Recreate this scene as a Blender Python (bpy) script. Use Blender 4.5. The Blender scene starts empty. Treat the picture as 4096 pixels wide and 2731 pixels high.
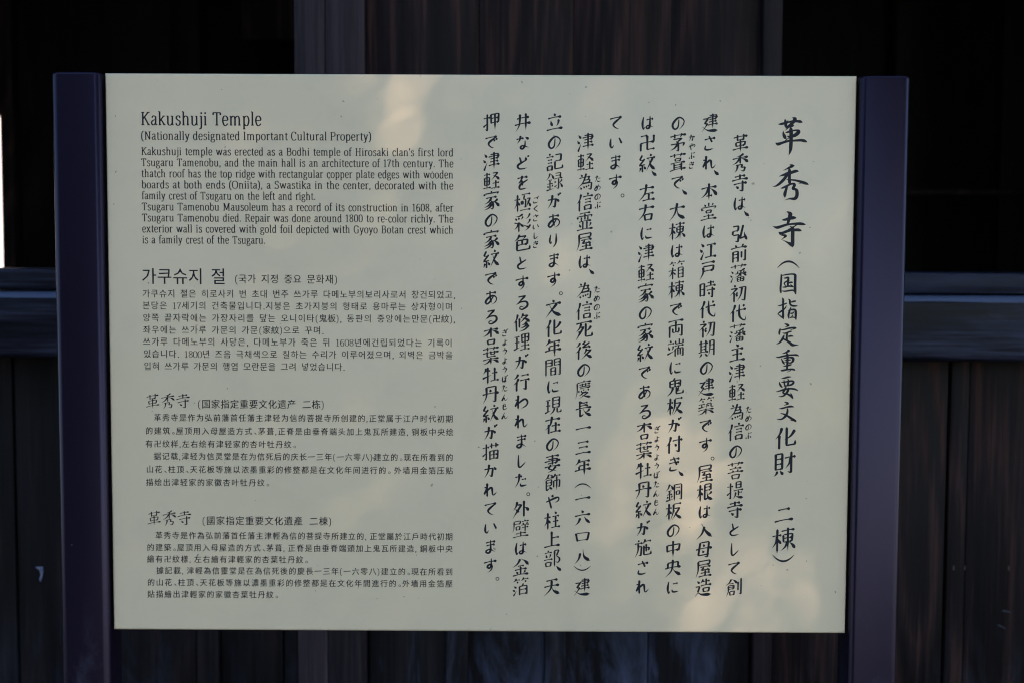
import bpy, bmesh, math, random
from mathutils import Vector, Matrix
R = math.radians
sc = bpy.context.scene
# ---------------------------------------------------------------- camera
BASE = 0.95                                   # height of the panel's lower edge above the ground
cam = bpy.data.cameras.new('camera'); camo = bpy.data.objects.new('camera', cam); sc.collection.objects.link(camo)
sc.camera = camo
cam.sensor_width = 36; cam.lens = 50; cam.clip_start = 0.05; cam.clip_end = 2000
_p, _r, _y = -0.0705950, 0.0042100, 0.0039335
_f = Vector((-math.sin(_y)*math.cos(_p), math.cos(_y)*math.cos(_p), math.sin(_p)))
_ri = Vector((math.cos(_y), math.sin(_y), 0)); _up = _ri.cross(_f)
_r2 = _ri*math.cos(_r)+_up*math.sin(_r); _u2 = -_ri*math.sin(_r)+_up*math.cos(_r)
camo.matrix_world = Matrix(((_r2.x, _u2.x, -_f.x, 0.0458096), (_r2.y, _u2.y, -_f.y, -1.7188342), (_r2.z, _u2.z, -_f.z, BASE+0.4788778), (0, 0, 0, 1)))
cam.dof.use_dof = True; cam.dof.focus_distance = 1.718; cam.dof.aperture_fstop = 5.6
# ---------------------------------------------------------------- light
SUN_AZ, SUN_EL = R(38), R(34)                 # azimuth to the right of straight behind the camera
SD = Vector((math.sin(SUN_AZ)*math.cos(SUN_EL), -math.cos(SUN_AZ)*math.cos(SUN_EL), math.sin(SUN_EL)))
w = bpy.data.worlds.new("World"); sc.world = w; w.use_nodes = True
nt = w.node_tree; bg = nt.nodes['Background']; sky = nt.nodes.new('ShaderNodeTexSky'); sky.sky_type = 'NISHITA'
sky.sun_disc = False; sky.sun_elevation = SUN_EL; sky.sun_rotation = math.pi-SUN_AZ
sky.air_density = 1.0; sky.dust_density = 0.3; sky.ozone_density = 3.0
nt.links.new(sky.outputs[0], bg.inputs[0]); bg.inputs[1].default_value = 0.10
sl = bpy.data.lights.new('sun', 'SUN'); sl.energy = 3.5; sl.angle = R(0.53); sl.color = (1, 0.78, 0.64)
so = bpy.data.objects.new('sun', sl); sc.collection.objects.link(so); so.rotation_euler = SD.to_track_quat('Z', 'Y').to_euler()
sc.view_settings.view_transform = 'Standard'; sc.view_settings.look = 'None'; sc.view_settings.gamma = 1
sc.view_settings.exposure = 2.04
sc.cycles.max_bounces = 6; sc.cycles.pixel_filter_type = 'BLACKMAN_HARRIS'; sc.cycles.filter_width = 1.15

# ---------------------------------------------------------------- helpers
def tag(o, label=None, cat=None, group=None, kind=None):
    for k, v in (('label', label), ('category', cat), ('group', group), ('kind', kind)):
        if v: o[k] = v
    return o
def empty(name, loc, label, cat, group=None):
    o = bpy.data.objects.new(name, None); o.empty_display_size = 0.1; o.location = loc; sc.collection.objects.link(o)
    return tag(o, label, cat, group)
def link(name, me, mat, parent=None, loc=(0, 0, 0)):
    if mat and not me.materials: me.materials.append(mat)
    o = bpy.data.objects.new(name, me); sc.collection.objects.link(o)
    if parent:
        o.parent = parent; pw = Vector((0, 0, 0)); q = parent
        while q: pw += q.location; q = q.parent
        o.location = Vector(loc)-pw
    else: o.location = loc
    return o
def box_mesh(sx, sy, sz, bev=0.0, seg=2, jit=0.0, edges=None):
    """box centred in x and y, standing on z = 0"""
    bm = bmesh.new(); bmesh.ops.create_cube(bm, size=1)
    for v in bm.verts:
        v.co = Vector((v.co.x*sx, v.co.y*sy, (v.co.z+.5)*sz))
    if bev:
        bmesh.ops.bevel(bm, geom=bm.edges[:], offset=bev, segments=seg, affect='EDGES', profile=0.5)
    for f in bm.faces: f.smooth = bev > 0
    me = bpy.data.meshes.new('box'); bm.to_mesh(me); bm.free()
    if bev: me.set_sharp_from_angle(angle=R(35))
    return me
def box(name, x, y, z, mat, parent=None, bev=0.002, seg=2):
    me = box_mesh(x[1]-x[0], y[1]-y[0], z[1]-z[0], bev, seg)
    return link(name, me, mat, parent, ((x[0]+x[1])/2, (y[0]+y[1])/2, z[0]))
class NT:
    def __init__(s, name):
        s.m = bpy.data.materials.new(name); s.m.use_nodes = True; s.t = s.m.node_tree; s.b = s.t.nodes['Principled BSDF']
    def n(s, ty, **kw):
        nd = s.t.nodes.new('ShaderNode'+ty)
        for k, v in kw.items():
            if k.startswith('i_'):
                k2 = k[2:]; nd.inputs[int(k2) if k2.isdigit() else k2.replace('_', ' ')].default_value = v
            else: setattr(nd, k, v)
        return nd
    def l(s, a, b): s.t.links.new(a, b)
    def math(s, op, a, b=None, c=None, clamp=False):
        nd = s.n('Math', operation=op); nd.use_clamp = clamp
        for i, v in enumerate((a, b, c)):
            if v is None: continue
            if isinstance(v, (int, float)): nd.inputs[i].default_value = v
            else: s.l(v, nd.inputs[i])
        return nd.outputs[0]
    def ramp(s, fac, stops):
        nd = s.n('ValToRGB'); e = nd.color_ramp.elements
        while len(e) < len(stops): e.new(0.5)
        for i, (p, c) in enumerate(stops):
            e[i].position = p; e[i].color = (c, c, c, 1) if isinstance(c, (int, float)) else (*c, 1)
        s.l(fac, nd.inputs[0]); return nd.outputs[0]
    def mix(s, fac, a, b, ty='MIX'):
        nd = s.n('Mix', data_type='RGBA', blend_type=ty)
        for i, v in ((0, fac), (6, a), (7, b)):
            if isinstance(v, (int, float)): nd.inputs[i].default_value = v if i == 0 else (v, v, v, 1)
            elif isinstance(v, tuple): nd.inputs[i].default_value = (*v, 1)
            else: s.l(v, nd.inputs[i])
        return nd.outputs[2]
    def coords(s, scale=(1, 1, 1), rnd=0.0, world=False):
        if world: v = s.n('NewGeometry').outputs['Position']
        else: v = s.n('TexCoord').outputs['Object']
        mp = s.n('Mapping'); mp.inputs['Scale'].default_value = scale; s.l(v, mp.inputs[0])
        if rnd:
            oi = s.n('ObjectInfo'); c = s.n('CombineXYZ')
            for k, f in enumerate((1, 1.7, 2.3)): s.l(s.math('MULTIPLY', oi.outputs['Random'], rnd*f), c.inputs[k])
            s.l(c.outputs[0], mp.inputs['Location'])
        return mp.outputs[0]
    def noise(s, vec, scale, detail=3, rough=0.5, dist=0.0):
        nd = s.n('TexNoise', i_Scale=scale, i_Detail=detail, i_Roughness=rough, i_Distortion=dist); s.l(vec, nd.inputs['Vector']); return nd.outputs['Fac']
    def bump(s, h, strength, dist=0.001):
        nd = s.n('Bump', i_Strength=strength, i_Distance=dist); s.l(h, nd.inputs['Height']); s.l(nd.outputs[0], s.b.inputs['Normal'])
def wood(name, dark, mid, light, horiz=False, rings=16, sheen=(0.10, 0.12, 0.17), worn=0.0, edge=None, rough=0.55, low=0.0, spec=0.12):
    """stained softwood: contour-line grain, fine fibres, worn greyish patches"""
    a = NT(name)
    st = (0.16, 1, 1) if horiz else (1, 1, 0.13)
    v = a.coords(st, 37.0)
    field = a.noise(v, 3.2, 2, 0.35)
    ring = a.math('PINGPONG', a.math('MULTIPLY', field, rings), 0.5)
    ring = a.math('MULTIPLY', ring, 2)
    fv = a.coords((1.2, 36, 36) if horiz else (42, 42, 1.2), 11.0)
    fib = a.math('ADD', a.math('MULTIPLY', a.math('SUBTRACT', a.noise(fv, 4.0, 4, 0.65), 0.5), 1.7), 0.5)
    fv2 = a.coords((2.5, 22, 22) if horiz else (22, 22, 1.2), 23.0)
    streak = a.noise(fv2, 1.5, 4, 0.65)
    g = a.math('ADD', a.math('MULTIPLY', ring, 0.32), a.math('MULTIPLY', fib, 0.68))
    col = a.ramp(g, [(0.28, dark), (0.50, mid), (0.78, light)])
    tone = a.ramp(streak, [(0.3, 0.45), (0.7, 1.5)])
    col = a.mix(1.0, col, tone, 'MULTIPLY')
    if worn:
        wv = a.coords((3, 8, 8) if horiz else (14, 14, 3.2), 5.0)
        wn = a.noise(wv, 1.0, 6, 0.68, 0.6)
        wm = a.ramp(wn, [(0.50, 0.0), (0.68, 1.0)])
        if low:                                   # weather-beaten patches reach only so far up from the sill
            z = a.n('SeparateXYZ'); a.l(a.n('NewGeometry').outputs['Position'], z.inputs[0])
            wz = a.math('SUBTRACT', 1.0, a.math('DIVIDE', a.math('SUBTRACT', z.outputs[2], low-0.06), 0.14), clamp=True)
            wm = a.math('MULTIPLY', wm, wz)
        col = a.mix(a.math('MULTIPLY', wm, worn), col, sheen)
    if edge:                                      # weathered upper arris, its bluish sky highlight painted into the colour
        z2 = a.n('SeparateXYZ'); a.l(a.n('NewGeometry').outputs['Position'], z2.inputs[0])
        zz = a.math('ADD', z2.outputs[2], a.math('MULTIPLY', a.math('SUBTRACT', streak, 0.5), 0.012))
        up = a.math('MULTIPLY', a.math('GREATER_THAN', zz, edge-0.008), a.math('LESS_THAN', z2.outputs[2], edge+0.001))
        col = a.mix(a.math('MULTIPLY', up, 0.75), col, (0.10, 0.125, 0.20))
    a.l(col, a.b.inputs['Base Color'])
    a.l(a.ramp(g, [(0.2, rough-.08), (0.8, rough+.15)]), a.b.inputs['Roughness'])
    a.b.inputs['Specular IOR Level'].default_value = spec
    a.bump(a.math('ADD', a.math('MULTIPLY', ring, 0.4), fib), 0.5, 0.0006)
    return a.m
M = {}
M['door'] = wood('door_wood', (0.006, 0.004, 0.0052), (0.014, 0.0085, 0.0092), (0.045, 0.022, 0.019), rings=34)
M['stile'] = wood('stile_wood', (0.019, 0.015, 0.019), (0.029, 0.022, 0.027), (0.046, 0.034, 0.040), rings=6)
M['stile2'] = wood('right_stile_wood', (0.012, 0.009, 0.011), (0.020, 0.014, 0.016), (0.034, 0.023, 0.026), rings=8)
M['low'] = wood('lower_door_wood', (0.006, 0.0055, 0.0075), (0.010, 0.009, 0.0115), (0.020, 0.016, 0.018), rings=14, worn=0.75, low=0.74, sheen=(0.075, 0.09, 0.15))
M['board'] = wood('wall_board_wood', (0.0034, 0.0023, 0.0030), (0.0095, 0.0056, 0.0064), (0.044, 0.021, 0.018), rings=24, worn=0.35, low=0.70, sheen=(0.05, 0.06, 0.085))
M['lowb'] = wood('left_board_wood', (0.005, 0.0045, 0.0055), (0.008, 0.007, 0.0085), (0.018, 0.012, 0.013), rings=18, worn=0.4, low=0.72, sheen=(0.04, 0.05, 0.08))
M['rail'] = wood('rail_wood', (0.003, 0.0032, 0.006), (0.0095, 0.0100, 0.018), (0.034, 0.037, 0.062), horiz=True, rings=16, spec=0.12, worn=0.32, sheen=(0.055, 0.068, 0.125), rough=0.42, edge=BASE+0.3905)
M['dark'] = wood('interior_wood', (0.004, 0.003, 0.003), (0.007, 0.005, 0.005), (0.012, 0.008, 0.007))
def plain(name, col, rough=0.6, spec=0.4, var=0.15, nscale=8):
    a = NT(name); v = a.coords(world=True); n = a.noise(v, nscale, 5, 0.6)
    t = a.ramp(n, [(0.3, 1-var), (0.7, 1+var)]); a.l(a.mix(1.0, col, t, 'MULTIPLY'), a.b.inputs['Base Color'])
    a.b.inputs['Roughness'].default_value = rough; a.b.inputs['Specular IOR Level'].default_value = spec
    a.bump(n, 0.3, 0.004)
    return a
M['plaster'] = plain('white_plaster', (0.82, 0.80, 0.77), 0.8, 0.2, 0.04, 3).m
M['dirt'] = plain('gravel_ground', (0.042, 0.040, 0.039), 0.9, 0.2, 0.35, 30).m
M['tile'] = plain('eave_wood', (0.05, 0.04, 0.035), 0.7).m
M['bark'] = plain('bark', (0.09, 0.07, 0.055), 0.85, 0.2, 0.4, 25).m
M['bracket'] = plain('black_bracket', (0.006, 0.006, 0.007), 0.5).m
M['chip'] = plain('pale_paper', (0.16, 0.18, 0.27), 0.7, 0.2, 0.5, 90).m
M['faint'] = plain('metal_gleam', (0.045, 0.05, 0.07), 0.6, 0.2, 0.5, 90).m
def leafmat(name, c0, c1):
    a = NT(name); v = a.coords(world=True)
    a.l(a.mix(a.noise(v, 1.3, 3), c0, c1), a.b.inputs['Base Color']); a.b.inputs['Roughness'].default_value = 0.5
    return a.m
M['leaf'] = leafmat('leaf_green', (0.035, 0.07, 0.02), (0.075, 0.11, 0.03))
M['needle'] = leafmat('cedar_green', (0.012, 0.024, 0.012), (0.03, 0.045, 0.02))
# enamelled panel with specks of dirt
a = NT('cream_panel'); v = a.coords()
col = a.mix(a.ramp(a.noise(v, 2.5, 3), [(0.35, 0.0), (0.65, 1.0)]), (0.735, 0.612, 0.415), (0.765, 0.637, 0.44))
cl = a.ramp(a.noise(v, 14, 5, 0.65, 0.5), [(0.50, 0.0), (0.70, 0.10)])
col = a.mix(cl, col, (0.42, 0.38, 0.30))
def specks(a, v, scale, r, keep, thick=(1, 1, 1)):
    vo = a.n('TexVoronoi', i_Scale=scale, i_Randomness=1.0); mp = a.n('Mapping'); mp.inputs['Scale'].default_value = thick
    nz = a.n('TexNoise', i_Scale=scale*2.6, i_Detail=2.0); a.l(v, nz.inputs['Vector'])
    off = a.n('VectorMath', operation='SCALE'); off.inputs['Scale'].default_value = 0.5/scale; a.l(nz.outputs['Color'], off.inputs[0])
    ad = a.n('VectorMath', operation='ADD'); a.l(v, ad.inputs[0]); a.l(off.outputs[0], ad.inputs[1])
    a.l(ad.outputs[0], mp.inputs[0]); a.l(mp.outputs[0], vo.inputs['Vector'])
    sp = a.n('SeparateColor'); a.l(vo.outputs['Color'], sp.inputs[0])
    on = a.math('LESS_THAN', sp.outputs[0], keep)
    rr = a.math('MULTIPLY', a.math('POWER', sp.outputs[1], 2.0), r)
    d = a.math('LESS_THAN', vo.outputs['Distance'], rr)
    return a.math('MULTIPLY', on, d)
col = a.mix(a.math('MULTIPLY', specks(a, v, 55, 0.09, 0.42), 0.55), col, (0.10, 0.085, 0.07))
col = a.mix(a.math('MULTIPLY', specks(a, v, 14, 0.055, 0.30), 0.8), col, (0.06, 0.04, 0.03))
a.l(col, a.b.inputs['Base Color']); a.b.inputs['Roughness'].default_value = 0.32
a.b.inputs['Specular IOR Level'].default_value = 0.35
a.bump(a.noise(v, 60, 3), 0.04, 0.0005)
M['panel'] = a.m
a = NT('post_paint'); v = a.coords((1, 1, 1), 3.0)
col = a.mix(a.noise(v, 5, 4), (0.0055, 0.0036, 0.0095), (0.0075, 0.0050, 0.0125))
col = a.mix(specks(a, v, 38, 0.065, 0.40), col, (0.22, 0.27, 0.36))
z = a.n('SeparateXYZ'); a.l(a.n('NewGeometry').outputs['Position'], z.inputs[0])
dl = a.ramp(z.outputs[2], [(0.86, 1.0), (1.02, 0.0)])
dn = a.ramp(a.noise(a.coords((1, 1, 0.35), 3.0), 30, 5, 0.7, 0.4), [(0.56, 0.0), (0.75, 0.5)])
col = a.mix(a.math('MULTIPLY', dl, dn), col, (0.07, 0.075, 0.11))
a.l(col, a.b.inputs['Base Color']); a.b.inputs['Roughness'].default_value = 0.30; a.b.inputs['Specular IOR Level'].default_value = 0.31; a.b.inputs['Specular Tint'].default_value = (0.80, 0.66, 1.0, 1)
a.bump(a.noise(v, 350, 2), 0.10, 0.0003)
M['post'] = a.m
a = NT('navy_ink'); a.b.inputs['Base Color'].default_value = (0.007, 0.009, 0.018, 1); a.b.inputs['Roughness'].default_value = 0.5; a.b.inputs['Specular IOR Level'].default_value = 0.25
M['ink'] = a.m
a = NT('grey_ink'); a.b.inputs['Base Color'].default_value = (0.012, 0.015, 0.024, 1); a.b.inputs['Roughness'].default_value = 0.5; a.b.inputs['Specular IOR Level'].default_value = 0.25
M['ink2'] = a.m

# ---------------------------------------------------------------- setting
def sheet(name, x, y, z, mat, n=1):
    bm = bmesh.new(); bmesh.ops.create_grid(bm, x_segments=n, y_segments=n, size=0.5)
    for v_ in bm.verts: v_.co = Vector((v_.co.x*(x[1]-x[0]), v_.co.y*(y[1]-y[0]), 0))
    me = bpy.data.meshes.new(name); bm.to_mesh(me); bm.free()
    return link(name, me, mat, None, ((x[0]+x[1])/2, (y[0]+y[1])/2, z))
tag(sheet('ground', (-400, 400), (-400, 400), 0, M['dirt']), kind='structure')

# ---------------------------------------------------------------- temple hall front
B = BASE
hall = empty('temple_hall', (0, 0.76, 0), 'dark wooden temple hall front with horizontal rails above vertical boards', 'building')
FY = 0.72
for x0, x1, dy in ((-1.60, -1.32, 0), (-1.317, -1.03, .004), (-1.027, -0.8265, 0), (-0.8235, -0.651, .003), (-0.648, -0.512, 0), (-0.470, -0.362, .003), (-0.359, -0.334, 0)):
    box('wall_board', (x0, x1), (FY+dy, FY+0.04), (0.45, B+0.286), M['lowb'], hall, 0.0025)
box('batten', (-0.510, -0.472), (FY-0.012, FY+0.035), (0.45, B+0.286), M['lowb'], hall, 0.003)
for x0, x1, dy in ((0.490, 0.608, 0), (0.611, 0.7885, .003), (0.7925, 0.8240, 0), (0.8243, 0.990, 0.0003), (0.993, 1.24, 0.004), (1.243, 1.60, 0)):
    box('wall_board', (x0, x1), (FY+dy, FY+0.04), (0.45, B+0.286), M['board'], hall, 0.0025)
for x0, x1 in ((-1.62, -0.333), (0.489, 1.62)):
    # upper thin rail and the heavier beam below it, a dark gap between them
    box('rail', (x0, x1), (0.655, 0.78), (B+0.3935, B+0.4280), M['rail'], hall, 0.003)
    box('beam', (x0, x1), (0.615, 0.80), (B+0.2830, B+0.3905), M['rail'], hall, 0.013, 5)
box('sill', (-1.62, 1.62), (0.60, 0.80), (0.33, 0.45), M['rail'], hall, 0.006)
box('base_board', (-1.62, 1.62), (0.70, 0.74), (0.0, 0.33), M['board'], hall, 0.004)
# interior
box('back_wall', (-1.70, 3.0), (3.27, 3.30), (0.48, 3.0), M['dark'], hall, 0.004)
for x0, x1 in ((-1.69, -1.05), (-1.045, -0.2), (-0.195, 0.9), (0.905, 1.7), (1.705, 2.6)):
    box('interior_panel', (x0, x1), (3.22, 3.26), (0.5, 3.0), M['dark'], hall, 0.004)
box('interior_post', (-1.716, -1.672), (3.14, 3.22), (0.5, 3.0), M['board'], hall, 0.004)
box('interior_panel', (-3.0, -1.724), (3.20, 3.25), (1.85, 3.0), M['dark'], hall, 0.004)
box('interior_post', (-1.12, -1.02), (3.08, 3.20), (0.5, 3.0), M['dark'], hall, 0.006)
box('interior_post', (1.30, 1.42), (3.08, 3.20), (0.5, 3.0), M['dark'], hall, 0.006)
box('interior_beam', (-0.709, 0.3), (2.2, 2.3), (1.97, 2.6), M['board'], hall, 0.004)
box('interior_beam', (0.75, 2.4), (2.6, 2.7), (B+0.62, B+0.64), M['door'], hall, 0.004)
box('floor', (-3.0, 3.0), (0.80, 3.30), (0.40, 0.48), M['dark'], hall, 0.004)
box('ceiling', (-3.0, 3.0), (0.60, 3.30), (3.0, 3.06), M['dark'], hall, 0.004)
box('side_wall', (-3.06, -3.0), (0.7, 3.26), (0.0, 3.0), M['dark'], hall, 0.004)
box('side_wall', (3.0, 3.06), (0.7, 3.26), (0.0, 3.0), M['dark'], hall, 0.004)
for x0, x1 in ((-3.0, -1.62), (1.62, 3.0)):
    box('wall_board', (x0, x1), (0.70, 0.80), (0.0, 3.0), M['board'], hall, 0.004)
box('lintel', (-1.62, 1.62), (0.62, 0.78), (2.55, 2.8), M['board'], hall, 0.006)
# eaves: soffit boards on rafters
box('eave', (-4.0, 4.0), (0.10, 4.2), (3.14, 3.24), M['tile'], hall, 0.006)
for k in range(18):
    box('rafter', (-3.9+k*0.45, -3.84+k*0.45), (0.15, 0.60), (3.07, 3.14), M['tile'], hall, 0.004)
# thin marks on the boards: something pale, gleams of metal, nail spots
def thin_mark(pts, y, mat=M['chip']):
    cx = sum(p[0] for p in pts)/len(pts); cz = sum(p[1] for p in pts)/len(pts); n = len(pts)
    V = [(x-cx, 0, z-cz) for x, z in pts]+[(x-cx, .0012, z-cz) for x, z in pts]
    F = [tuple(range(n))]+[(i, i+n, (i+1) % n+n, (i+1) % n) for i in range(n)]
    me = bpy.data.meshes.new('thin_mark'); me.from_pydata(V, [], F); return link('board_mark', me, mat, hall, (cx, y-.0012, cz))
thin_mark([(-.7925, B-.0905), (-.7800, B-.0900), (-.7795, B-.0990), (-.7815, B-.1080), (-.7845, B-.1165), (-.7865, B-.1120), (-.7835, B-.1040), (-.7860, B-.0960), (-.7900, B-.0930)], 0.723)
for fx, fz, l_, a_ in ((0.899, B-0.161, .009, -8), (0.891, B-0.188, .009, -24)):  # bluish smears where metal reflects, the reflection put into their colour
    c_, s_ = math.cos(R(a_)), math.sin(R(a_))
    thin_mark([(fx-l_*c_, fz-l_*s_), (fx+l_*c_, fz+l_*s_), (fx+l_*.6*c_, fz+l_*.6*s_+.0022), (fx-l_*.6*c_, fz-l_*.6*s_+.003)], 0.7205, M['faint'])
for fx in (0.8047, 0.8236, 0.9003):  # brown nail spots
    fz = B-0.083
    thin_mark([(fx-.0012, fz-.004), (fx+.0012, fz-.004), (fx+.0014, fz+.003), (fx-.0008, fz+.004)], 0.7205, M['bark'])

# ---------------------------------------------------------------- plank door
door = empty('wooden_door', (0.08, 0.69, 0.45), 'tall dark wooden door of vertical planks behind the middle of the sign', 'door')
DY = 0.700
for x0, x1, dy in ((-0.2122, -0.0217, 0), (-0.0210, 0.1375, .0008), (0.1381, 0.3012, 0), (0.3018, 0.4530, .0006)):
    box('plank', (x0, x1), (DY+dy, DY+0.03), (B+0.27, 2.55), M['door'], door, 0.0006)
for x0, x1 in ((-0.2080, -0.0755), (-0.0370, 0.0955), (0.1314, 0.2732), (0.2748, 0.4485)):
    box('plank', (x0, x1), (DY+0.002, DY+0.03), (0.45, B+0.15), M['low'], door, 0.0015)
for x0, x1 in ((-0.0753, -0.0372), (0.0957, 0.1312)):
    box('batten', (x0, x1), (DY-0.008, DY+0.026), (0.45, B+0.15), M['low'], door, 0.002)
for x0, x1 in ((-0.3293, -0.2782), (-0.2772, -0.2127)):
    box('stile', (x0, x1), (DY-0.018, DY+0.035), (0.45, 2.55), M['stile'], door, 0.0018)
box('stile', (0.4537, 0.4845), (DY-0.018, DY+0.035), (0.45, 2.55), M['stile2'], door, 0.0012)
box('cross_rail', (-0.2122, 0.4532), (DY-0.010, DY+0.03), (B+0.151, B+0.269), M['stile'], door, 0.002)

# white building seen through the hall
wh = empty('white_building', (-6, 9, 0), 'white plastered building glimpsed at the far left edge beyond the dark hall', 'building')
box('wall', (-9.5, -2.6), (9, 9.3), (0, 3.2), M['plaster'], wh, 0.01)
box('roof', (-9.9, -2.2), (8.6, 9.8), (3.2, 3.45), M['tile'], wh, 0.03)

# ---------------------------------------------------------------- trees behind the photographer
GAPS = [  # openings in the crown, listed by where the sunlight that slips through them lands on the sign (x, z, rx, rz, angle, part of the sun let through)
 (-0.131, B+0.666, 0.020, 0.016, 0, 0.049), (-0.093, B+0.649, 0.037, 0.031, 0, 0.049), (-0.114, B+0.639, 0.016, 0.027, 15, 0.060), (-0.069, B+0.658, 0.020, 0.034, 0, 0.055), (-0.036, B+0.667, 0.016, 0.019, 0, 0.026),
 (-0.066, B+0.608, 0.022, 0.022, 0, 0.029), (-0.108, B+0.599, 0.015, 0.022, 0, 0.026), (-0.069, B+0.575, 0.041, 0.019, 0, 0.026), (0.224, B+0.293, 0.020, 0.017, 20, 0.041), (0.239, B+0.259, 0.024, 0.029, 25, 0.049),
 (0.252, B+0.223, 0.029, 0.033, 15, 0.061), (0.196, B+0.216, 0.045, 0.041, 0, 0.017), (0.260, B+0.180, 0.041, 0.038, 0, 0.049), (0.193, B+0.161, 0.041, 0.055, 0, 0.025), (0.245, B+0.127, 0.064, 0.041, 0, 0.041),
 (0.221, B+0.087, 0.048, 0.041, 0, 0.029), (0.279, B+0.124, 0.022, 0.033, 25, 0.041), (0.289, B+0.075, 0.033, 0.029, 30, 0.051), (0.295, B+0.041, 0.045, 0.029, 35, 0.066), (0.321, B+0.013, 0.041, 0.019, 30, 0.117),
 (0.340, B+0.106, 0.017, 0.026, 30, 0.045), (0.358, B+0.075, 0.022, 0.029, 30, 0.066), (0.378, B+0.044, 0.022, 0.029, 40, 0.056), (0.406, B+0.019, 0.023, 0.017, 45, 0.104), (0.259, B+0.015, 0.033, 0.019, 0, 0.041),
 (0.318, B+0.149, 0.022, 0.026, 20, 0.016), (0.513, B-0.021, 0.022, 0.186, 0, 0.041)]
def through(P):
    t = P.y/SD.y; q = P-SD*t; s = 0.003
    for x, z, rx, rz, an, o in GAPS:
        c, n_ = math.cos(R(an)), math.sin(R(an)); dx, dz = q.x-x, q.z-z
        u, v_ = dx*c+dz*n_, -dx*n_+dz*c; e = (u/rx)**2+(v_/rz)**2
        if e < 9: s += o*math.exp(-(e*.8)**1.3)
    return s
CX, CZ, HX, HZ = 0.05, B+0.34, 0.75, 0.62        # part of the sign's plane that lies behind the densest, fine-leaved part of the crown
def foliage(name, c, r, n, size, mat, parent, seed, gap=False, kmin=0.0):
    rnd = random.Random(seed); V = []; F = []; pc = Vector(parent.location)
    clumps = [(Vector((rnd.gauss(0, 1), rnd.gauss(0, 1), rnd.gauss(0, 1))).normalized()*rnd.uniform(0.5, 1.0), rnd.uniform(.22, .4)) for _ in range(60)]
    def leaf(P, sz):
        u = Vector((rnd.gauss(0, 1), rnd.gauss(0, 1), rnd.gauss(0, 1)-.3)).normalized(); q = u.orthogonal().normalized(); q = Matrix.Rotation(rnd.uniform(0, 6.28), 3, u) @ q
        s_ = sz*rnd.uniform(.7, 1.3); P = P-pc; b = len(V)
        V.extend((P-u*s_, P+q*s_*.5, P+u*s_, P-q*s_*.5)); F.append((b, b+1, b+2, b+3))
    for k in range(n):
        if k % 3:
            cc, cr = clumps[rnd.randrange(60)]; p = cc+Vector((rnd.gauss(0, 1), rnd.gauss(0, 1), rnd.gauss(0, 1)))*cr*.55
        else:
            while True:
                p = Vector((rnd.uniform(-1, 1), rnd.uniform(-1, 1), rnd.uniform(-1, 1)))
                if p.length < 1: break
        P = Vector((c[0]+p.x*r[0], c[1]+p.y*r[1], c[2]+p.z*r[2]))
        if P.z < kmin: continue
        if gap:
            q = P-SD*(P.y/SD.y)
            if abs(q.x-CX) < HX-.02 and abs(q.z-CZ) < HZ-.02: continue
        leaf(P, size)
    if gap:                                        # fine leaves: as many as let just the wanted share of sun through
        sz = 0.018; A = sz*sz*1.03*0.5; nrm = abs(SD.y); area = 4*HX*HZ*nrm; KM = 5.8
        for k in range(int(KM*area/A)):
            q = Vector((CX+rnd.uniform(-HX, HX), 0, CZ+rnd.uniform(-HZ, HZ))); P = q+SD*(5.2+rnd.uniform(-.9, .9))
            if rnd.random() < -math.log(through(P))/KM: leaf(P, sz)
    me = bpy.data.meshes.new(name); me.from_pydata([tuple(x) for x in V], [], F)
    o = link(name, me, mat, parent, parent.location); o['kind'] = 'stuff'; return o
def limb(bm, a, b, ra, rb, n=9):
    d = (b-a).normalized(); u = d.orthogonal().normalized(); v_ = d.cross(u); K = 5; rings = []
    bend = u*(b-a).length*.04
    for k in range(K+1):
        t = k/K; c = a.lerp(b, t)+bend*math.sin(t*math.pi); r_ = ra+(rb-ra)*t
        rings.append([bm.verts.new(c+(u*math.cos(6.283*j/n)+v_*math.sin(6.283*j/n))*r_*(1+.08*math.sin(j*2.3+k))) for j in range(n)])
    for p, q in zip(rings, rings[1:]):
        for j in range(n): bm.faces.new((p[j], p[(j+1) % n], q[(j+1) % n], q[j]))
def tree(c, r, n, size, mat, seed, label, cat, gap=False, kmin=0, name='broadleaf_tree', split=5, trunk=.22, side=None):
    off = Vector(side) if side else Vector((0, 0, 0))
    t = empty(name, (c[0]+off.x, c[1]+off.y, 0), label, cat); bm = bmesh.new(); rnd = random.Random(seed)
    top = Vector((0, 0, c[2]-r[2]*.5)); limb(bm, Vector((0, 0, -.1)), top, trunk, trunk*.6)
    for k in range(split):
        a_ = 6.283*k/split+rnd.uniform(-.3, .3)
        if side: a_ = math.atan2(off.y, off.x)+(k-(split-1)/2)*.62
        e = Vector((math.cos(a_)*r[0]*.45, math.sin(a_)*r[1]*.45, c[2]+rnd.uniform(-.5, .1)*r[2]))
        limb(bm, top*rnd.uniform(.8, .98), e, trunk*.42, .03, 7)
    me = bpy.data.meshes.new('trunk'); bm.to_mesh(me); bm.free()
    link('trunk', me, M['bark'], t, t.location)
    foliage('crown', c, r, n, size, mat, t, seed, gap, kmin)
dist = 5.2; aim = Vector((0.05, 0, B+0.40))+SD*dist
tree((aim.x, aim.y, aim.z), (2.1, 2.1, 1.6), 34000, 0.07, M['leaf'], 5, 'green broadleaf tree standing behind the photographer and shading the sign', 'tree', gap=True, kmin=2.3, side=(1.1, 0.85, 0))
tree((3.3, -5.6, 0.5), (1.9, 1.5, 0.65), 12000, 0.07, M['needle'], 12, 'low rounded evergreen shrub, added unseen to darken the right post reflection', 'shrub', name='added_shrub', kmin=.05, trunk=.08)  # added out of view, darkens what the right post mirrors low down
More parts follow.
